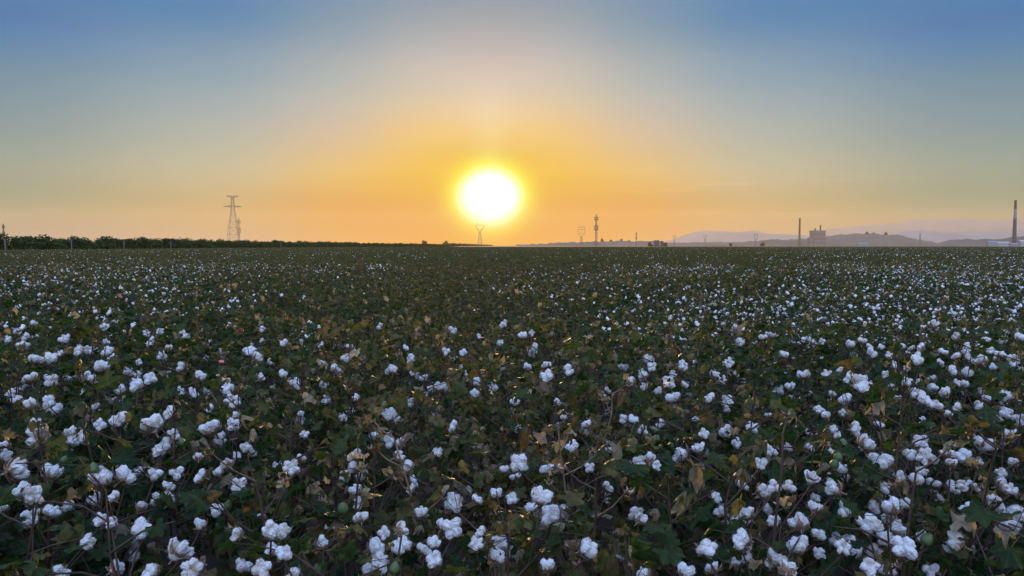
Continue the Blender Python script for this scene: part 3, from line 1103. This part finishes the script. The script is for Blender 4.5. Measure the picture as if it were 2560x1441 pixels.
for iy in range(0, 150):
    y = 0.6 + DY * iy
    if y > 40:
        break
    half = 0.675 * max(y, 2) + 2.6 + 0.04 * y
    x = -half + rv.uniform(0, .3)
    while x < half:
        xx, yy = x + rv.uniform(-.09, .09), y + rv.uniform(-.1, .1)
        x += 0.34
        # the near rows in view are individual plants; this mass lies outside and behind them
        k = (yy - Y0) / DY
        if k < NROW - 0.5:
            hv = 0.675 * yy + 0.27 + 0.17
            if abs(xx) < hv and yy > Y0 - 0.2:
                continue
            if yy < Y0 - 0.2 and abs(xx) < 1.9:
                continue                        # where the photographer stands
        if mnoise.noise(Vector((xx * .9, yy * .7, 9.1))) < -0.42:
            continue                            # bare gaps in the stand
        c = richness(xx, yy) + rv.normal(0, .2)
        t = 0 if c < .28 else 1 if c < .5 else 2 if c < .75 else 3
        pts.append((xx, yy, 0))
        pd = 0.05 + 0.85 * math.exp(-((xx / max(yy, 1) + .03) / .26) ** 2) + 0.8 * max(0, min(1, (yy - 12) / 22))  # centre term sets the veil-tinted variants below the sun
        var.append(t * 4 + (2 if rv.random() < pd else 0) + int(rv.integers(0, 2)))
        rotz.append(rv.uniform(0, 6.28))
        s = rv.uniform(.80, 1.06) * (1 + 0.17 * mnoise.noise(Vector((xx * .5, yy * .5, 0))))
        scl.append(s)
FIELD_LEFT = -82.0
y = 40.6
while y < 385:
    step = 1.85 if y < 150 else 2.6
    half = 0.70 * y + 6
    x = max(-half, FIELD_LEFT)
    while x < half:
        if not (y > 350 and x < 0 and False):
            c = richness(x, y) + rv.normal(0, .1)
            t = 0 if c < .22 else 1 if c < .48 else 2
            pts.append((x + rv.uniform(-.2, .2), y + rv.uniform(-.2, .2), 0))
            var.append(NPL + t * 2 + int(rv.integers(0, 2)))
            rotz.append(rv.uniform(0, 6.28))
            scl.append(1.05 if y < 150 else 1.05 + 0.0)
        x += step if y < 150 else 2.3
    y += step
pm = bpy.data.meshes.new('field_points')
pm.from_pydata(pts, [], [])
for nm, ty, arr in (('var', 'INT', var), ('rotz', 'FLOAT', rotz), ('scl', 'FLOAT', scl)):
    a = pm.attributes.new(nm, ty, 'POINT')
    a.data.foreach_set('value', np.array(arr, np.int32 if ty == 'INT' else np.float32))
field = link('cotton_field', pm)
tag(field, 'dense mass of cotton plants dotted with white bolls reaching to the horizon', 'cotton field', kind='stuff')
ng = bpy.data.node_groups.new('scatter', 'GeometryNodeTree')
ng.interface.new_socket('Geometry', in_out='INPUT', socket_type='NodeSocketGeometry')
ng.interface.new_socket('Geometry', in_out='OUTPUT', socket_type='NodeSocketGeometry')
G, GL = ng.nodes, ng.links
gi, go = G.new('NodeGroupInput'), G.new('NodeGroupOutput')
mp2 = G.new('GeometryNodeMeshToPoints')
ci = G.new('GeometryNodeCollectionInfo')
ci.inputs['Collection'].default_value = src
ci.inputs['Separate Children'].default_value = True
ci.inputs['Reset Children'].default_value = True
ip = G.new('GeometryNodeInstanceOnPoints')
ip.inputs['Pick Instance'].default_value = True


def named(n, t):
    a = G.new('GeometryNodeInputNamedAttribute')
    a.data_type = t
    a.inputs['Name'].default_value = n
    return a.outputs['Attribute']


cx = G.new('ShaderNodeCombineXYZ')
GL.new(named('rotz', 'FLOAT'), cx.inputs[2])
GL.new(gi.outputs[0], mp2.inputs[0])
GL.new(mp2.outputs[0], ip.inputs['Points'])
GL.new(ci.outputs[0], ip.inputs['Instance'])
GL.new(named('var', 'INT'), ip.inputs['Instance Index'])
GL.new(cx.outputs[0], ip.inputs['Rotation'])
GL.new(named('scl', 'FLOAT'), ip.inputs['Scale'])
GL.new(ip.outputs[0], go.inputs[0])
mod = field.modifiers.new('scatter', 'NODES')
mod.node_group = ng

# ------------------------------------------------------------------ ground
gm = MB()
xs = np.concatenate([-np.geomspace(10900, 8, 26), [0], np.geomspace(8, 10900, 26)])
ys = np.concatenate([[-400, -60, -10], np.geomspace(2, 11400, 62)])
V = []
for yy in ys:
    for xx in xs:
        h = 0.03 * mnoise.noise(Vector((xx * .8, yy * .8, 0))) if abs(xx) < 30 and abs(yy) < 40 else 0.0
        V.append((xx, yy, h - 0.03))
nx = len(xs)
F = [(i * nx + j, i * nx + j + 1, (i + 1) * nx + j + 1, (i + 1) * nx + j) for i in range(len(ys) - 1) for j in range(nx - 1)]
gm.add(V, F)
tag(link('ground', gm.mesh('ground', [M_SOIL])), 'dark bare soil of the flat plain under the cotton', kind='structure')


# ------------------------------------------------------------------ hills
def ridge(name, prof, dist, label, seed, depth=900, mat=None):
    """prof: (x px, y px of the crest) left to right, standing at the given distance"""
    prof = np.array(prof, float)
    xp = np.linspace(prof[0, 0], prof[-1, 0], 260)
    yp = np.interp(xp, prof[:, 0], prof[:, 1])
    mb = MB()
    rows = []
    sect = ((-1.0, 0.0), (-.7, .35), (-.4, .72), (-.15, .95), (0, 1.0), (.3, .7), (.7, .3), (1.0, -.02))
    for s, hfr in sect:
        for x, y in zip(xp, yp):
            hpx = 614.3 - y
            X = (x - 1280) / FPX * dist
            e = mnoise.fractal(Vector((X * 10 / dist, seed, 1.0)), 0.9, 2.1, 5) * 0.10 * hpx + mnoise.noise(Vector((X * 60 / dist, seed, 5))) * (2.2 if dist < 4000 else .7) + mnoise.noise(Vector((X * 170 / dist, seed, 8))) * (1.3 if dist < 4000 else .3)
            H = max((hpx + e * 1.4) * dist / FPX + CAM[2], 0.5)
            dd = depth * (0.5 + 0.5 * min(1, hpx / 25))
            rz = mnoise.noise(Vector((X * 20 / dist, s * 2, seed))) * 0.10 * H * (1 - abs(s))
            rows.append((X * (1 + s * dd / dist), dist + s * dd, H * hfr + (rz if s else 0) - (0.3 if abs(s) == 1 else 0)))
    n = len(xp)
    f = [(i * n + j, i * n + j + 1, (i + 1) * n + j + 1, (i + 1) * n + j) for i in range(len(sect) - 1) for j in range(n - 1)]
    mb.add(rows, f)
    return tag(link(name, mb.mesh(name, [mat or M_HILL])), label, kind='structure')


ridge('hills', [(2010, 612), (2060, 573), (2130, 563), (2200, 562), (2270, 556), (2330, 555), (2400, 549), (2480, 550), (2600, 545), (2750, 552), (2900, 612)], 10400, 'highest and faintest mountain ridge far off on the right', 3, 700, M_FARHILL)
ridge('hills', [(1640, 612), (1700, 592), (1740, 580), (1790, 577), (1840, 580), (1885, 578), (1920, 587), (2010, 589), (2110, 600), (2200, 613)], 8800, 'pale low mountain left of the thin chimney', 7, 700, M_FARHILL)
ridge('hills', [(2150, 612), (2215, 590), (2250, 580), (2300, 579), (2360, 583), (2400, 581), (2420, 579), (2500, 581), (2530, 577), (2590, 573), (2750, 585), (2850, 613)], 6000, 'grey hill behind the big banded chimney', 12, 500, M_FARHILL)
ridge('hills', [(1810, 613), (1870, 604), (1920, 600), (1990, 599), (2050, 592), (2100, 586), (2140, 583), (2190, 585), (2240, 588), (2280, 597), (2330, 604), (2360, 613)], 3500, 'grey wooded rise beside the square plant building', 18, 260)
ridge('hills', [(2330, 612), (2370, 601), (2430, 597), (2480, 599), (2540, 593), (2600, 590), (2700, 598), (2800, 613)], 2700, 'darker low rise at the foot of the banded chimney', 25, 200)
ridge('hills', [(1290, 613), (1400, 607), (1500, 604), (1620, 603), (1700, 607), (1850, 606), (1950, 613)], 3200, 'low brown rise right of the sun', 31, 200)


# ------------------------------------------------------------------ trees
def tree_mb(seed, h, w, nleaf, low=0.12, ls=0.16):
    r = np.random.default_rng(seed)
    mb = MB()
    clumps = []
    for i in range(16):
        az = r.uniform(0, 6.28)
        z = r.uniform(low, 0.84)
        rad = w * 0.5 * (0.95 if z < .6 else 1.3 * (1.25 - z)) * math.sqrt(r.random())
        clumps.append((rad * math.cos(az), rad * math.sin(az), z * h, r.uniform(.16, .30) * w, r.uniform(.2, .9)))
    cl = np.array(clumps)
    k = r.integers(0, len(cl), nleaf)
    d = unit(r.normal(0, 1, (nleaf, 3))) * (r.uniform(.25, 1.1, nleaf) ** .6)[:, None]
    P = cl[k, :3] + d * cl[k, 3][:, None]
    P[:, 2] = np.clip(P[:, 2], 0.15, h * 1.2)
    place_leaves(mb, P, r.normal(0, 1, (nleaf, 3)), r.normal(0, 1, (nleaf, 3)), r.uniform(.6, 1.3, nleaf) * ls, r.integers(0, 11, nleaf),
                 np.clip(cl[k, 4] + r.normal(0, .2, nleaf), 0, 1), 2)
    return mb


def trunk_mb(seed, h):
    r = np.random.default_rng(seed)
    mb = MB()
    pts = np.array([(r.normal(0, .03) * i, r.normal(0, .03) * i, h * .8 * i / 5 - 0.05) for i in range(6)])
    tube(mb, pts, np.linspace(.11, .03, 6), 6)
    for i in range(6):
        az = i * 1.9 + r.uniform(0, .5)
        b = pts[1 + i % 4]
        e = b + np.array([math.cos(az), math.sin(az), 1.2]) * h * .2
        tube(mb, [b, (b + e) / 2 + [0, 0, .05], e], [.045, .03, .015], 5)
    return mb


TV = [(tree_mb(i, 4.1, 3.9, 2300, low=.05, ls=.22).mesh('crown', [M_TREE], attrs=True), trunk_mb(i, 4.1).mesh('trunk', [M_BARK])) for i in range(7)]
rt = np.random.default_rng(5)


def belt_x(y):
    return -86.0


yt = 121.0
ti = 0
seen = 0
while ti < 298:
    x = belt_x(yt) + rt.uniform(-1.0, 1.0)
    px = 1280 + x / yt * FPX
    cr, tk = TV[int(rt.integers(0, 7))]
    o = link('shelterbelt_tree', None, None, (x, yt, 0), (0, 0, rt.uniform(0, 6.28)))
    s = rt.uniform(.70, .90)
    o.scale = (s * 1.25, s * 1.25, s * .93)
    link('crown', cr, o)
    link('trunk', tk, o)
    if px > -8:
        seen += 1
    if px < -8:
        lab = 'dark leafy tree in the windbreak just outside the left edge'
    elif seen <= 99:
        lab = 'dark leafy tree, %s from the left edge in the windbreak bordering the field' % ordinal(seen - 1)
    else:
        lab = 'tiny dark tree in the far thin end of the windbreak towards the sun'
    tag(o, lab, 'tree', 'trees of the dark windbreak along the left edge of the field')
    ti += 1
    yt += 2.6 if yt < 420 else 3.6
# the windbreak runs on as one mass
mb = MB()
n = 9000
yy = yt + (3300 - yt) * rt.random(n) ** 1.4
P = np.stack([np.array([belt_x(v) for v in yy]) + rt.normal(0, 1.6, n), yy, rt.uniform(.2, 1, n) ** .7 * (3.9 + 0.7 * np.array([mnoise.noise(Vector((0, v * .12, 1))) for v in yy]))], 1)
place_leaves(mb, P, rt.normal(0, 1, (n, 3)), rt.normal(0, 1, (n, 3)), rt.uniform(.7, 1.7, n), rt.integers(0, 11, n), rt.uniform(0, 1, n), 2)
tag(link('far_windbreak', mb.mesh('far_windbreak', [M_TREE], attrs=True)), 'thin dark line of trees merging below the sun', 'tree line', kind='stuff')

# scattered far trees on the right of the sun
FT = [(1505, 597, 3200, 'round dark tree right of the tall mast on the skyline'), (1527, 600, 3200, 'small tree second right of the tall mast'),
      (1553, 598, 3200, 'broad tree third right of the tall mast'), (1572, 601, 3200, 'low tree fourth right of the tall mast'),
      (1625, 606, 1300, 'bushy small tree left of the two dark sheds'), (1662, 607, 1300, 'bushy small tree right of the two dark sheds'),
      (1825, 608, 1600, 'low lone tree on the plain under the pale mountain'), (1905, 607, 1900, 'low lone tree left of the thin chimney'),
      (2165, 580, 3500, 'tallest tree clump on the grey wooded rise'), (2182, 582, 3500, 'second tree clump on the grey wooded rise'),
      (2212, 581, 3500, 'third tree clump on the grey wooded rise'), (2228, 587, 3500, 'right tree clump on the grey wooded rise'),
      (1062, 602, 1600, 'small tree breaking the skyline left of the sun'), (1115, 603, 1700, 'second small tree left of the sun')]
for i, (px, py, dist, lab) in enumerate(FT):
    top = (614.3 - py) / FPX * dist + CAM[2]
    gz = 0.0
    hh = top
    if dist > 3000:
        gz = max(0, top - 17)
        hh = top - gz
    x = (px - 1280) / FPX * dist
    o = link('distant_tree', None, None, (x, dist, gz), (0, 0, i * 1.3))
    s = hh / 4.1
    o.scale = (s * (1.15 if dist < 3000 else .7), s, s)
    cr, tk = TV[i % 7]
    link('crown', cr, o)
    link('trunk', tk, o)
    tag(o, lab, 'tree', 'far trees on the skyline')


# ------------------------------------------------------------------ transmission towers
def lattice(mb, zs, ws, th, mi=0):
    """square lattice body: widths ws at heights zs"""
    for a in range(len(zs) - 1):
        z0, z1, w0, w1 = zs[a], zs[a + 1], ws[a] / 2, ws[a + 1] / 2
        c0 = [(-w0, -w0, z0), (w0, -w0, z0), (w0, w0, z0), (-w0, w0, z0)]
        c1 = [(-w1, -w1, z1), (w1, -w1, z1), (w1, w1, z1), (-w1, w1, z1)]
        for i in range(4):
            k = (i + 1) % 4
            tube(mb, [c0[i], c1[i]], th, 4, mi)
            tube(mb, [c0[i], c1[k]], th * .6, 4, mi)
            tube(mb, [c0[k], c1[i]], th * .6, 4, mi)
            tube(mb, [c1[i], c1[k]], th * .7, 4, mi)


def arm(mb, z, L, h, th, w):
    tube(mb, [(-L, 0, z + h * .5), (L, 0, z + h * .5)], th, 4)
    for s in (-1, 1):
        tip = (s * L, 0, z + h * .5)
        for y in (-w / 2, w / 2):
            tube(mb, [(s * w / 2, y, z), tip], th, 4)
            tube(mb, [(s * w / 2, y, z + h), tip], th, 4)
            for t in (.3, .6):
                a = np.array((s * w / 2, y, z)) * (1 - t) + np.array(tip) * t
                b = np.array((s * w / 2, y, z + h)) * (1 - t) + np.array(tip) * t
                tube(mb, [a, b], th * .7, 4)


def insul(root, x, z, L, s):
    mb = MB()
    for i in range(6):
        tube(mb, [(x, 0, z - L * i / 6), (x, 0, z - L * (i + .45) / 6)], [.05 * s, .16 * s], 6)
    tube(mb, [(x, 0, z), (x, 0, z - L)], .04 * s, 4)
    link('insulator', mb.mesh('insulator', [M_CONC]), root)


def tower(px, ytop, dist, kind, lab, rz=0.0, th=.16, gz=0.0):
    H = (614.3 - ytop) / FPX * dist + CAM[2] - gz
    x = (px - 1280) / FPX * dist
    o = link('power_pylon', None, None, (x, dist, gz), (0, 0, rz))
    b, a = MB(), MB()
    if kind == 'arms':
        lattice(b, [0, H * .12, H * .25, H * .38, H * .5, H * .62, H * .72, H * .86, H * .97], [H * .22, H * .2, H * .175, H * .15, H * .12, H * .085, H * .06, H * .045, H * .03], th)
        for az_, al_, ah_, aw_ in ((.76, .17, .035, .045), (.945, .115, .045, .035)):
            c_ = MB()
            arm(c_, H * az_, H * al_, H * ah_, th, H * aw_)
            link('cross_arm', c_.mesh('cross_arm', [M_STEEL], smooth=False), o)
        for s in (-1, 1):
            insul(o, s * H * .16, H * .775, H * .05, H / 40)
    elif kind == 'cup':
        lattice(b, [0, H * .15, H * .3, H * .45, H * .6], [H * .2, H * .16, H * .12, H * .09, H * .07], th)
        for s in (-1, 1):
            for y in (-1, 1):
                tube(a, [(s * .03 * H, y * .03 * H, H * .6), (s * .15 * H, y * .02 * H, H * .8), (s * .13 * H, y * .01 * H, H * .98)], th, 4)
            tube(a, [(0, 0, H * .62), (s * .15 * H, 0, H * .8)], th, 4)
            tube(a, [(s * .03 * H, 0, H * .7), (s * .10 * H, 0, H * .66)], th, 4)
            tube(a, [(s * .15 * H, 0, H * .8), (s * .24 * H, 0, H * .86), (s * .13 * H, 0, H * .9)], th, 4)
        tube(a, [(-.14 * H, 0, H * .87), (.14 * H, 0, H * .87)], th * 1.3, 4)
        tube(a, [(-.13 * H, 0, H * .92), (.13 * H, 0, H * .92)], th, 4)
        for s in (-1, 1):
            insul(o, s * H * .22, H * .86, H * .07, H / 40)
    elif kind == 'loop':
        lattice(b, [0, H * .15, H * .3, H * .42, H * .5], [H * .16, H * .13, H * .1, H * .08, H * .07], th)
        for s in (-1, 1):
            tube(a, [(s * .02 * H, 0, H * .5), (s * .15 * H, 0, H * .62), (s * .19 * H, 0, H * .78), (s * .17 * H, 0, H * .97)], th * 1.8, 5)
        tube(a, [(-.19 * H, 0, H * .97), (.19 * H, 0, H * .97)], th * 2.2, 5)
        tube(a, [(-.18 * H, 0, H * .84), (.18 * H, 0, H * .84)], th * 2, 5)
        tube(a, [(-.15 * H, 0, H * .62), (0, 0, H * .68), (.15 * H, 0, H * .62)], th * 1.3, 4)
    else:                                       # narrow mast seen edge on
        lattice(b, [0, H * .12, H * .24, H * .36, H * .48, H * .6, H * .75, H * .88, H], [H * .06, H * .055, H * .05, H * .05, H * .05, H * .045, H * .04, H * .035, H * .02], th)
        for z, L in ((.50, .075), (.56, .085), (.62, .075), (.82, .07), (.88, .07)):
            c_ = MB()
            arm(c_, H * z, H * L, H * .04, th * 1.2, H * .045)
            link('cross_arm', c_.mesh('cross_arm', [M_STEEL], smooth=False), o)
    link('lattice_body', b.mesh('lattice_body', [M_STEEL], smooth=False), o)
    if a.v:
        link('head_frame', a.mesh('head_frame', [M_STEEL], smooth=False), o)
    tag(o, lab, 'pylon', 'power pylons on the skyline')


tower(585, 488, 640, 'arms', 'tallest lattice power pylon rising over the windbreak on the left', 0.12, .095)
tower(599, 546, 900, 'mast', 'slim pylon half hidden behind the tallest pylon', 0.3, .10)
tower(1200, 556, 1250, 'cup', 'forked head pylon standing in the glare under the sun', 0.1, .15)
tower(1453, 567, 1300, 'loop', 'pylon with a rounded loop head left of the tall mast', 0.0, .15)
tower(1490, 537, 1100, 'mast', 'tall narrow lattice mast right of the sun', 0.0, .22)
tower(1590, 581, 1900, 'mast', 'small faint pylon right of the tall mast', 0.0, .18)
tower(1685, 588, 2400, 'cup', 'faint pylon left of the pale mountain', 0.5, .22)
tower(1762, 586, 2300, 'cup', 'faint pylon in front of the pale mountain', 0.4, .22)
tower(1888, 585, 2600, 'loop', 'faint pylon left of the thin chimney', 0.4, .4)
tower(2298, 584, 2500, 'mast', 'faint pylon right of the wooded rise', 0.4, .4)
tower(12, 560, 700, 'mast', 'thin faint pylon at the left edge above the windbreak', 0.2, .12)

# field edge posts in front of the windbreak
for i, (px, dist, lab) in enumerate(((16, 120, 'pale post leaning at the far left of the windbreak'), (180, 142, 'pale post in front of the windbreak left of the tallest pylon'),
                                     (310, 160, 'thin pale post nearest the tallest pylon on its left'), (428, 180, 'thin pale post before the tallest pylon'),
                                     (702, 262, 'thin pale post right of the tallest pylon'))):
    mb = MB()
    x = (px - 1280) / FPX * dist
    h = 2.6
    tube(mb, [(0, 0, 0), (0.03 * i, 0, h * .5), (0.05 * i, 0, h)], [.11, .10, .08], 8, cap=True)
    tube(mb, [(0.05 * i, 0, h), (0.05 * i, 0, h + .12)], [.13, .05], 8, cap=True)
    o = link('concrete_post', mb.mesh('concrete_post', [M_POST]), None, (x, dist, 0), (0.0, 0.04 * (i % 3 - 1), 0))
    tag(o, lab, 'post', 'pale posts along the field edge')


# ------------------------------------------------------------------ chimneys and plant buildings
def chimney(px, ytop, dist, rt_, rb, bands, lab, mats):
    H = (614.3 - ytop) / FPX * dist + CAM[2]
    x = (px - 1280) / FPX * dist
    o = link('factory_chimney', None, None, (x, dist, 0))
    for (a, b, mi, nm) in bands:
        mb = MB()
        ra, rb_ = rb + (rt_ - rb) * a, rb + (rt_ - rb) * b
        n = 28
        tube(mb, [(0, 0, H * a), (0, 0, H * (a + b) / 2), (0, 0, H * b)], [ra, (ra + rb_) / 2, rb_], n)
        link(nm, mb.mesh(nm, [mats[mi]]), o)
    rim = MB()
    tube(rim, [(0, 0, H - .2), (0, 0, H + 1.0)], [rt_ * 1.12, rt_ * 1.12], 28, cap=True)
    for z in (.62, .82):
        rr2 = rb + (rt_ - rb) * z
        tube(rim, [(0, 0, H * z), (0, 0, H * z + .9)], [rr2 * 1.25, rr2 * 1.25], 24)
    link('gallery', rim.mesh('gallery', [M_DARKC]), o)
    tag(o, lab, 'chimney', 'factory chimneys on the right skyline')


chimney(2533, 503, 1900, 2.7, 5.2, [(0, .60, 1, 'shaft'), (.60, .83, 0, 'pale_band'), (.83, 1, 2, 'red_band')], 'tall banded factory chimney with dark red top at right edge', [M_WHITEP, M_DARKC, M_RED])
chimney(1997, 547, 3300, 3.6, 5.0, [(0, .45, 0, 'shaft'), (.45, 1, 1, 'red_band')], 'thin reddish factory chimney left of the square plant building', [M_DARKC, M_RED])


def building(px0, px1, ytop, dist, depth, lab, cat, wall, storeys=0, roof='flat', extras=(), name='building'):
    X0, X1 = (px0 - 1280) / FPX * dist, (px1 - 1280) / FPX * dist
    H = (614.3 - ytop) / FPX * dist + CAM[2]
    w = X1 - X0
    o = link(name, None, None, ((X0 + X1) / 2, dist, 0))
    mb = MB()
    box(mb, (0, depth / 2, H / 2 - .1), (w, depth, H + .2))
    link('wall', mb.mesh('wall', [wall], smooth=False), o)
    rf = MB()
    if roof == 'flat':
        box(rf, (0, depth / 2, H + H * .03 + .1), (w * 1.04, depth * 1.05, H * .06))
    else:
        v = [(-w / 2 * 1.03, -.3, H), (w / 2 * 1.03, -.3, H), (w / 2 * 1.03, depth + .3, H), (-w / 2 * 1.03, depth + .3, H), (-w / 2 * 1.03, depth / 2, H * 1.28), (w / 2 * 1.03, depth / 2, H * 1.28)]
        rf.add(v, [(0, 1, 5, 4), (3, 4, 5, 2)])
        rf.add(v, [(0, 4, 3), (1, 2, 5)])
    r = link('roof', rf.mesh('roof', [wall], smooth=False), o)
    for (dx, bw, bh) in extras:
        e = MB()
        box(e, (dx * w, depth / 2, H * 1.06 + bh / 2 + .1), (bw, bw, bh))
        link('roof_stack', e.mesh('roof_stack', [M_DARKC], smooth=False), r)
    for s in range(storeys):
        for c in range(5):
            m2 = MB()
            box(m2, (w * (-.4 + .2 * c), -.06, H * (s + .6) / (storeys + .3)), (w * .1, .12, H / (storeys + 1) * .4))
            link('window', m2.mesh('window', [M_DARKC], smooth=False), o)
    tag(o, lab, cat)


building(2033, 2062, 579, 3000, 45, 'square grey power plant block right of the thin chimney', 'plant building', M_MIDC, 3, extras=((-.2, 5, 8), (.25, 4.5, 22)), name='plant_building')
building(2024, 2032, 596, 2990, 30, 'low annex on the left side of the square plant block', 'annex', M_MIDC, 1, name='annex_building')
building(2145, 2168, 609.5, 2100, 12, 'white low shed below the grey wooded rise', 'shed', M_WHITEP, 0, 'gable', name='field_shed')
building(2470, 2492, 606, 1800, 14, 'pale shed left of the banded chimney', 'shed', M_WHITEP, 0, 'gable', name='factory_shed')
building(2494, 2522, 607, 1850, 14, 'long grey shed touching the banded chimney on its left', 'shed', M_CONC, 1, 'gable', name='factory_shed')
building(2527, 2545, 610, 1780, 10, 'bright small shed at the foot of the banded chimney', 'shed', M_WHITEP, 0, 'gable', name='factory_shed')
building(2549, 2580, 604, 1900, 16, 'grey shed cut by the right edge beside the banded chimney', 'shed', M_CONC, 1, 'gable', name='factory_shed')
building(1636, 1648, 604.5, 1250, 8, 'dark small shed, left one of the pair on the plain', 'shed', M_DARKC, 1, 'gable', name='field_shed')
building(1652, 1658, 606, 1250, 6, 'dark tiny shed, right one of the pair on the plain', 'shed', M_DARKC, 1, 'gable', name='field_shed')

# ------------------------------------------------------------------ the dusty evening air
hz = MB()
box(hz, (0, 5400, 235), (22000, 12200, 474))
hm = bpy.data.materials.new('haze')
hm.use_nodes = True
HN = hm.node_tree.nodes
HN.remove(HN['Principled BSDF'])
pv = HN.new('ShaderNodeVolumePrincipled')
pv.inputs['Color'].default_value = (0.93, 0.74, 0.34, 1)
pv.inputs['Density'].default_value = 6.3e-5
pv.inputs['Anisotropy'].default_value = 0.38
hm.node_tree.links.new(pv.outputs[0], HN['Material Output'].inputs['Volume'])
hazeo = link('haze', hz.mesh('haze', [hm], smooth=False))
tag(hazeo, 'thin dusty evening haze over the plain', kind='stuff')
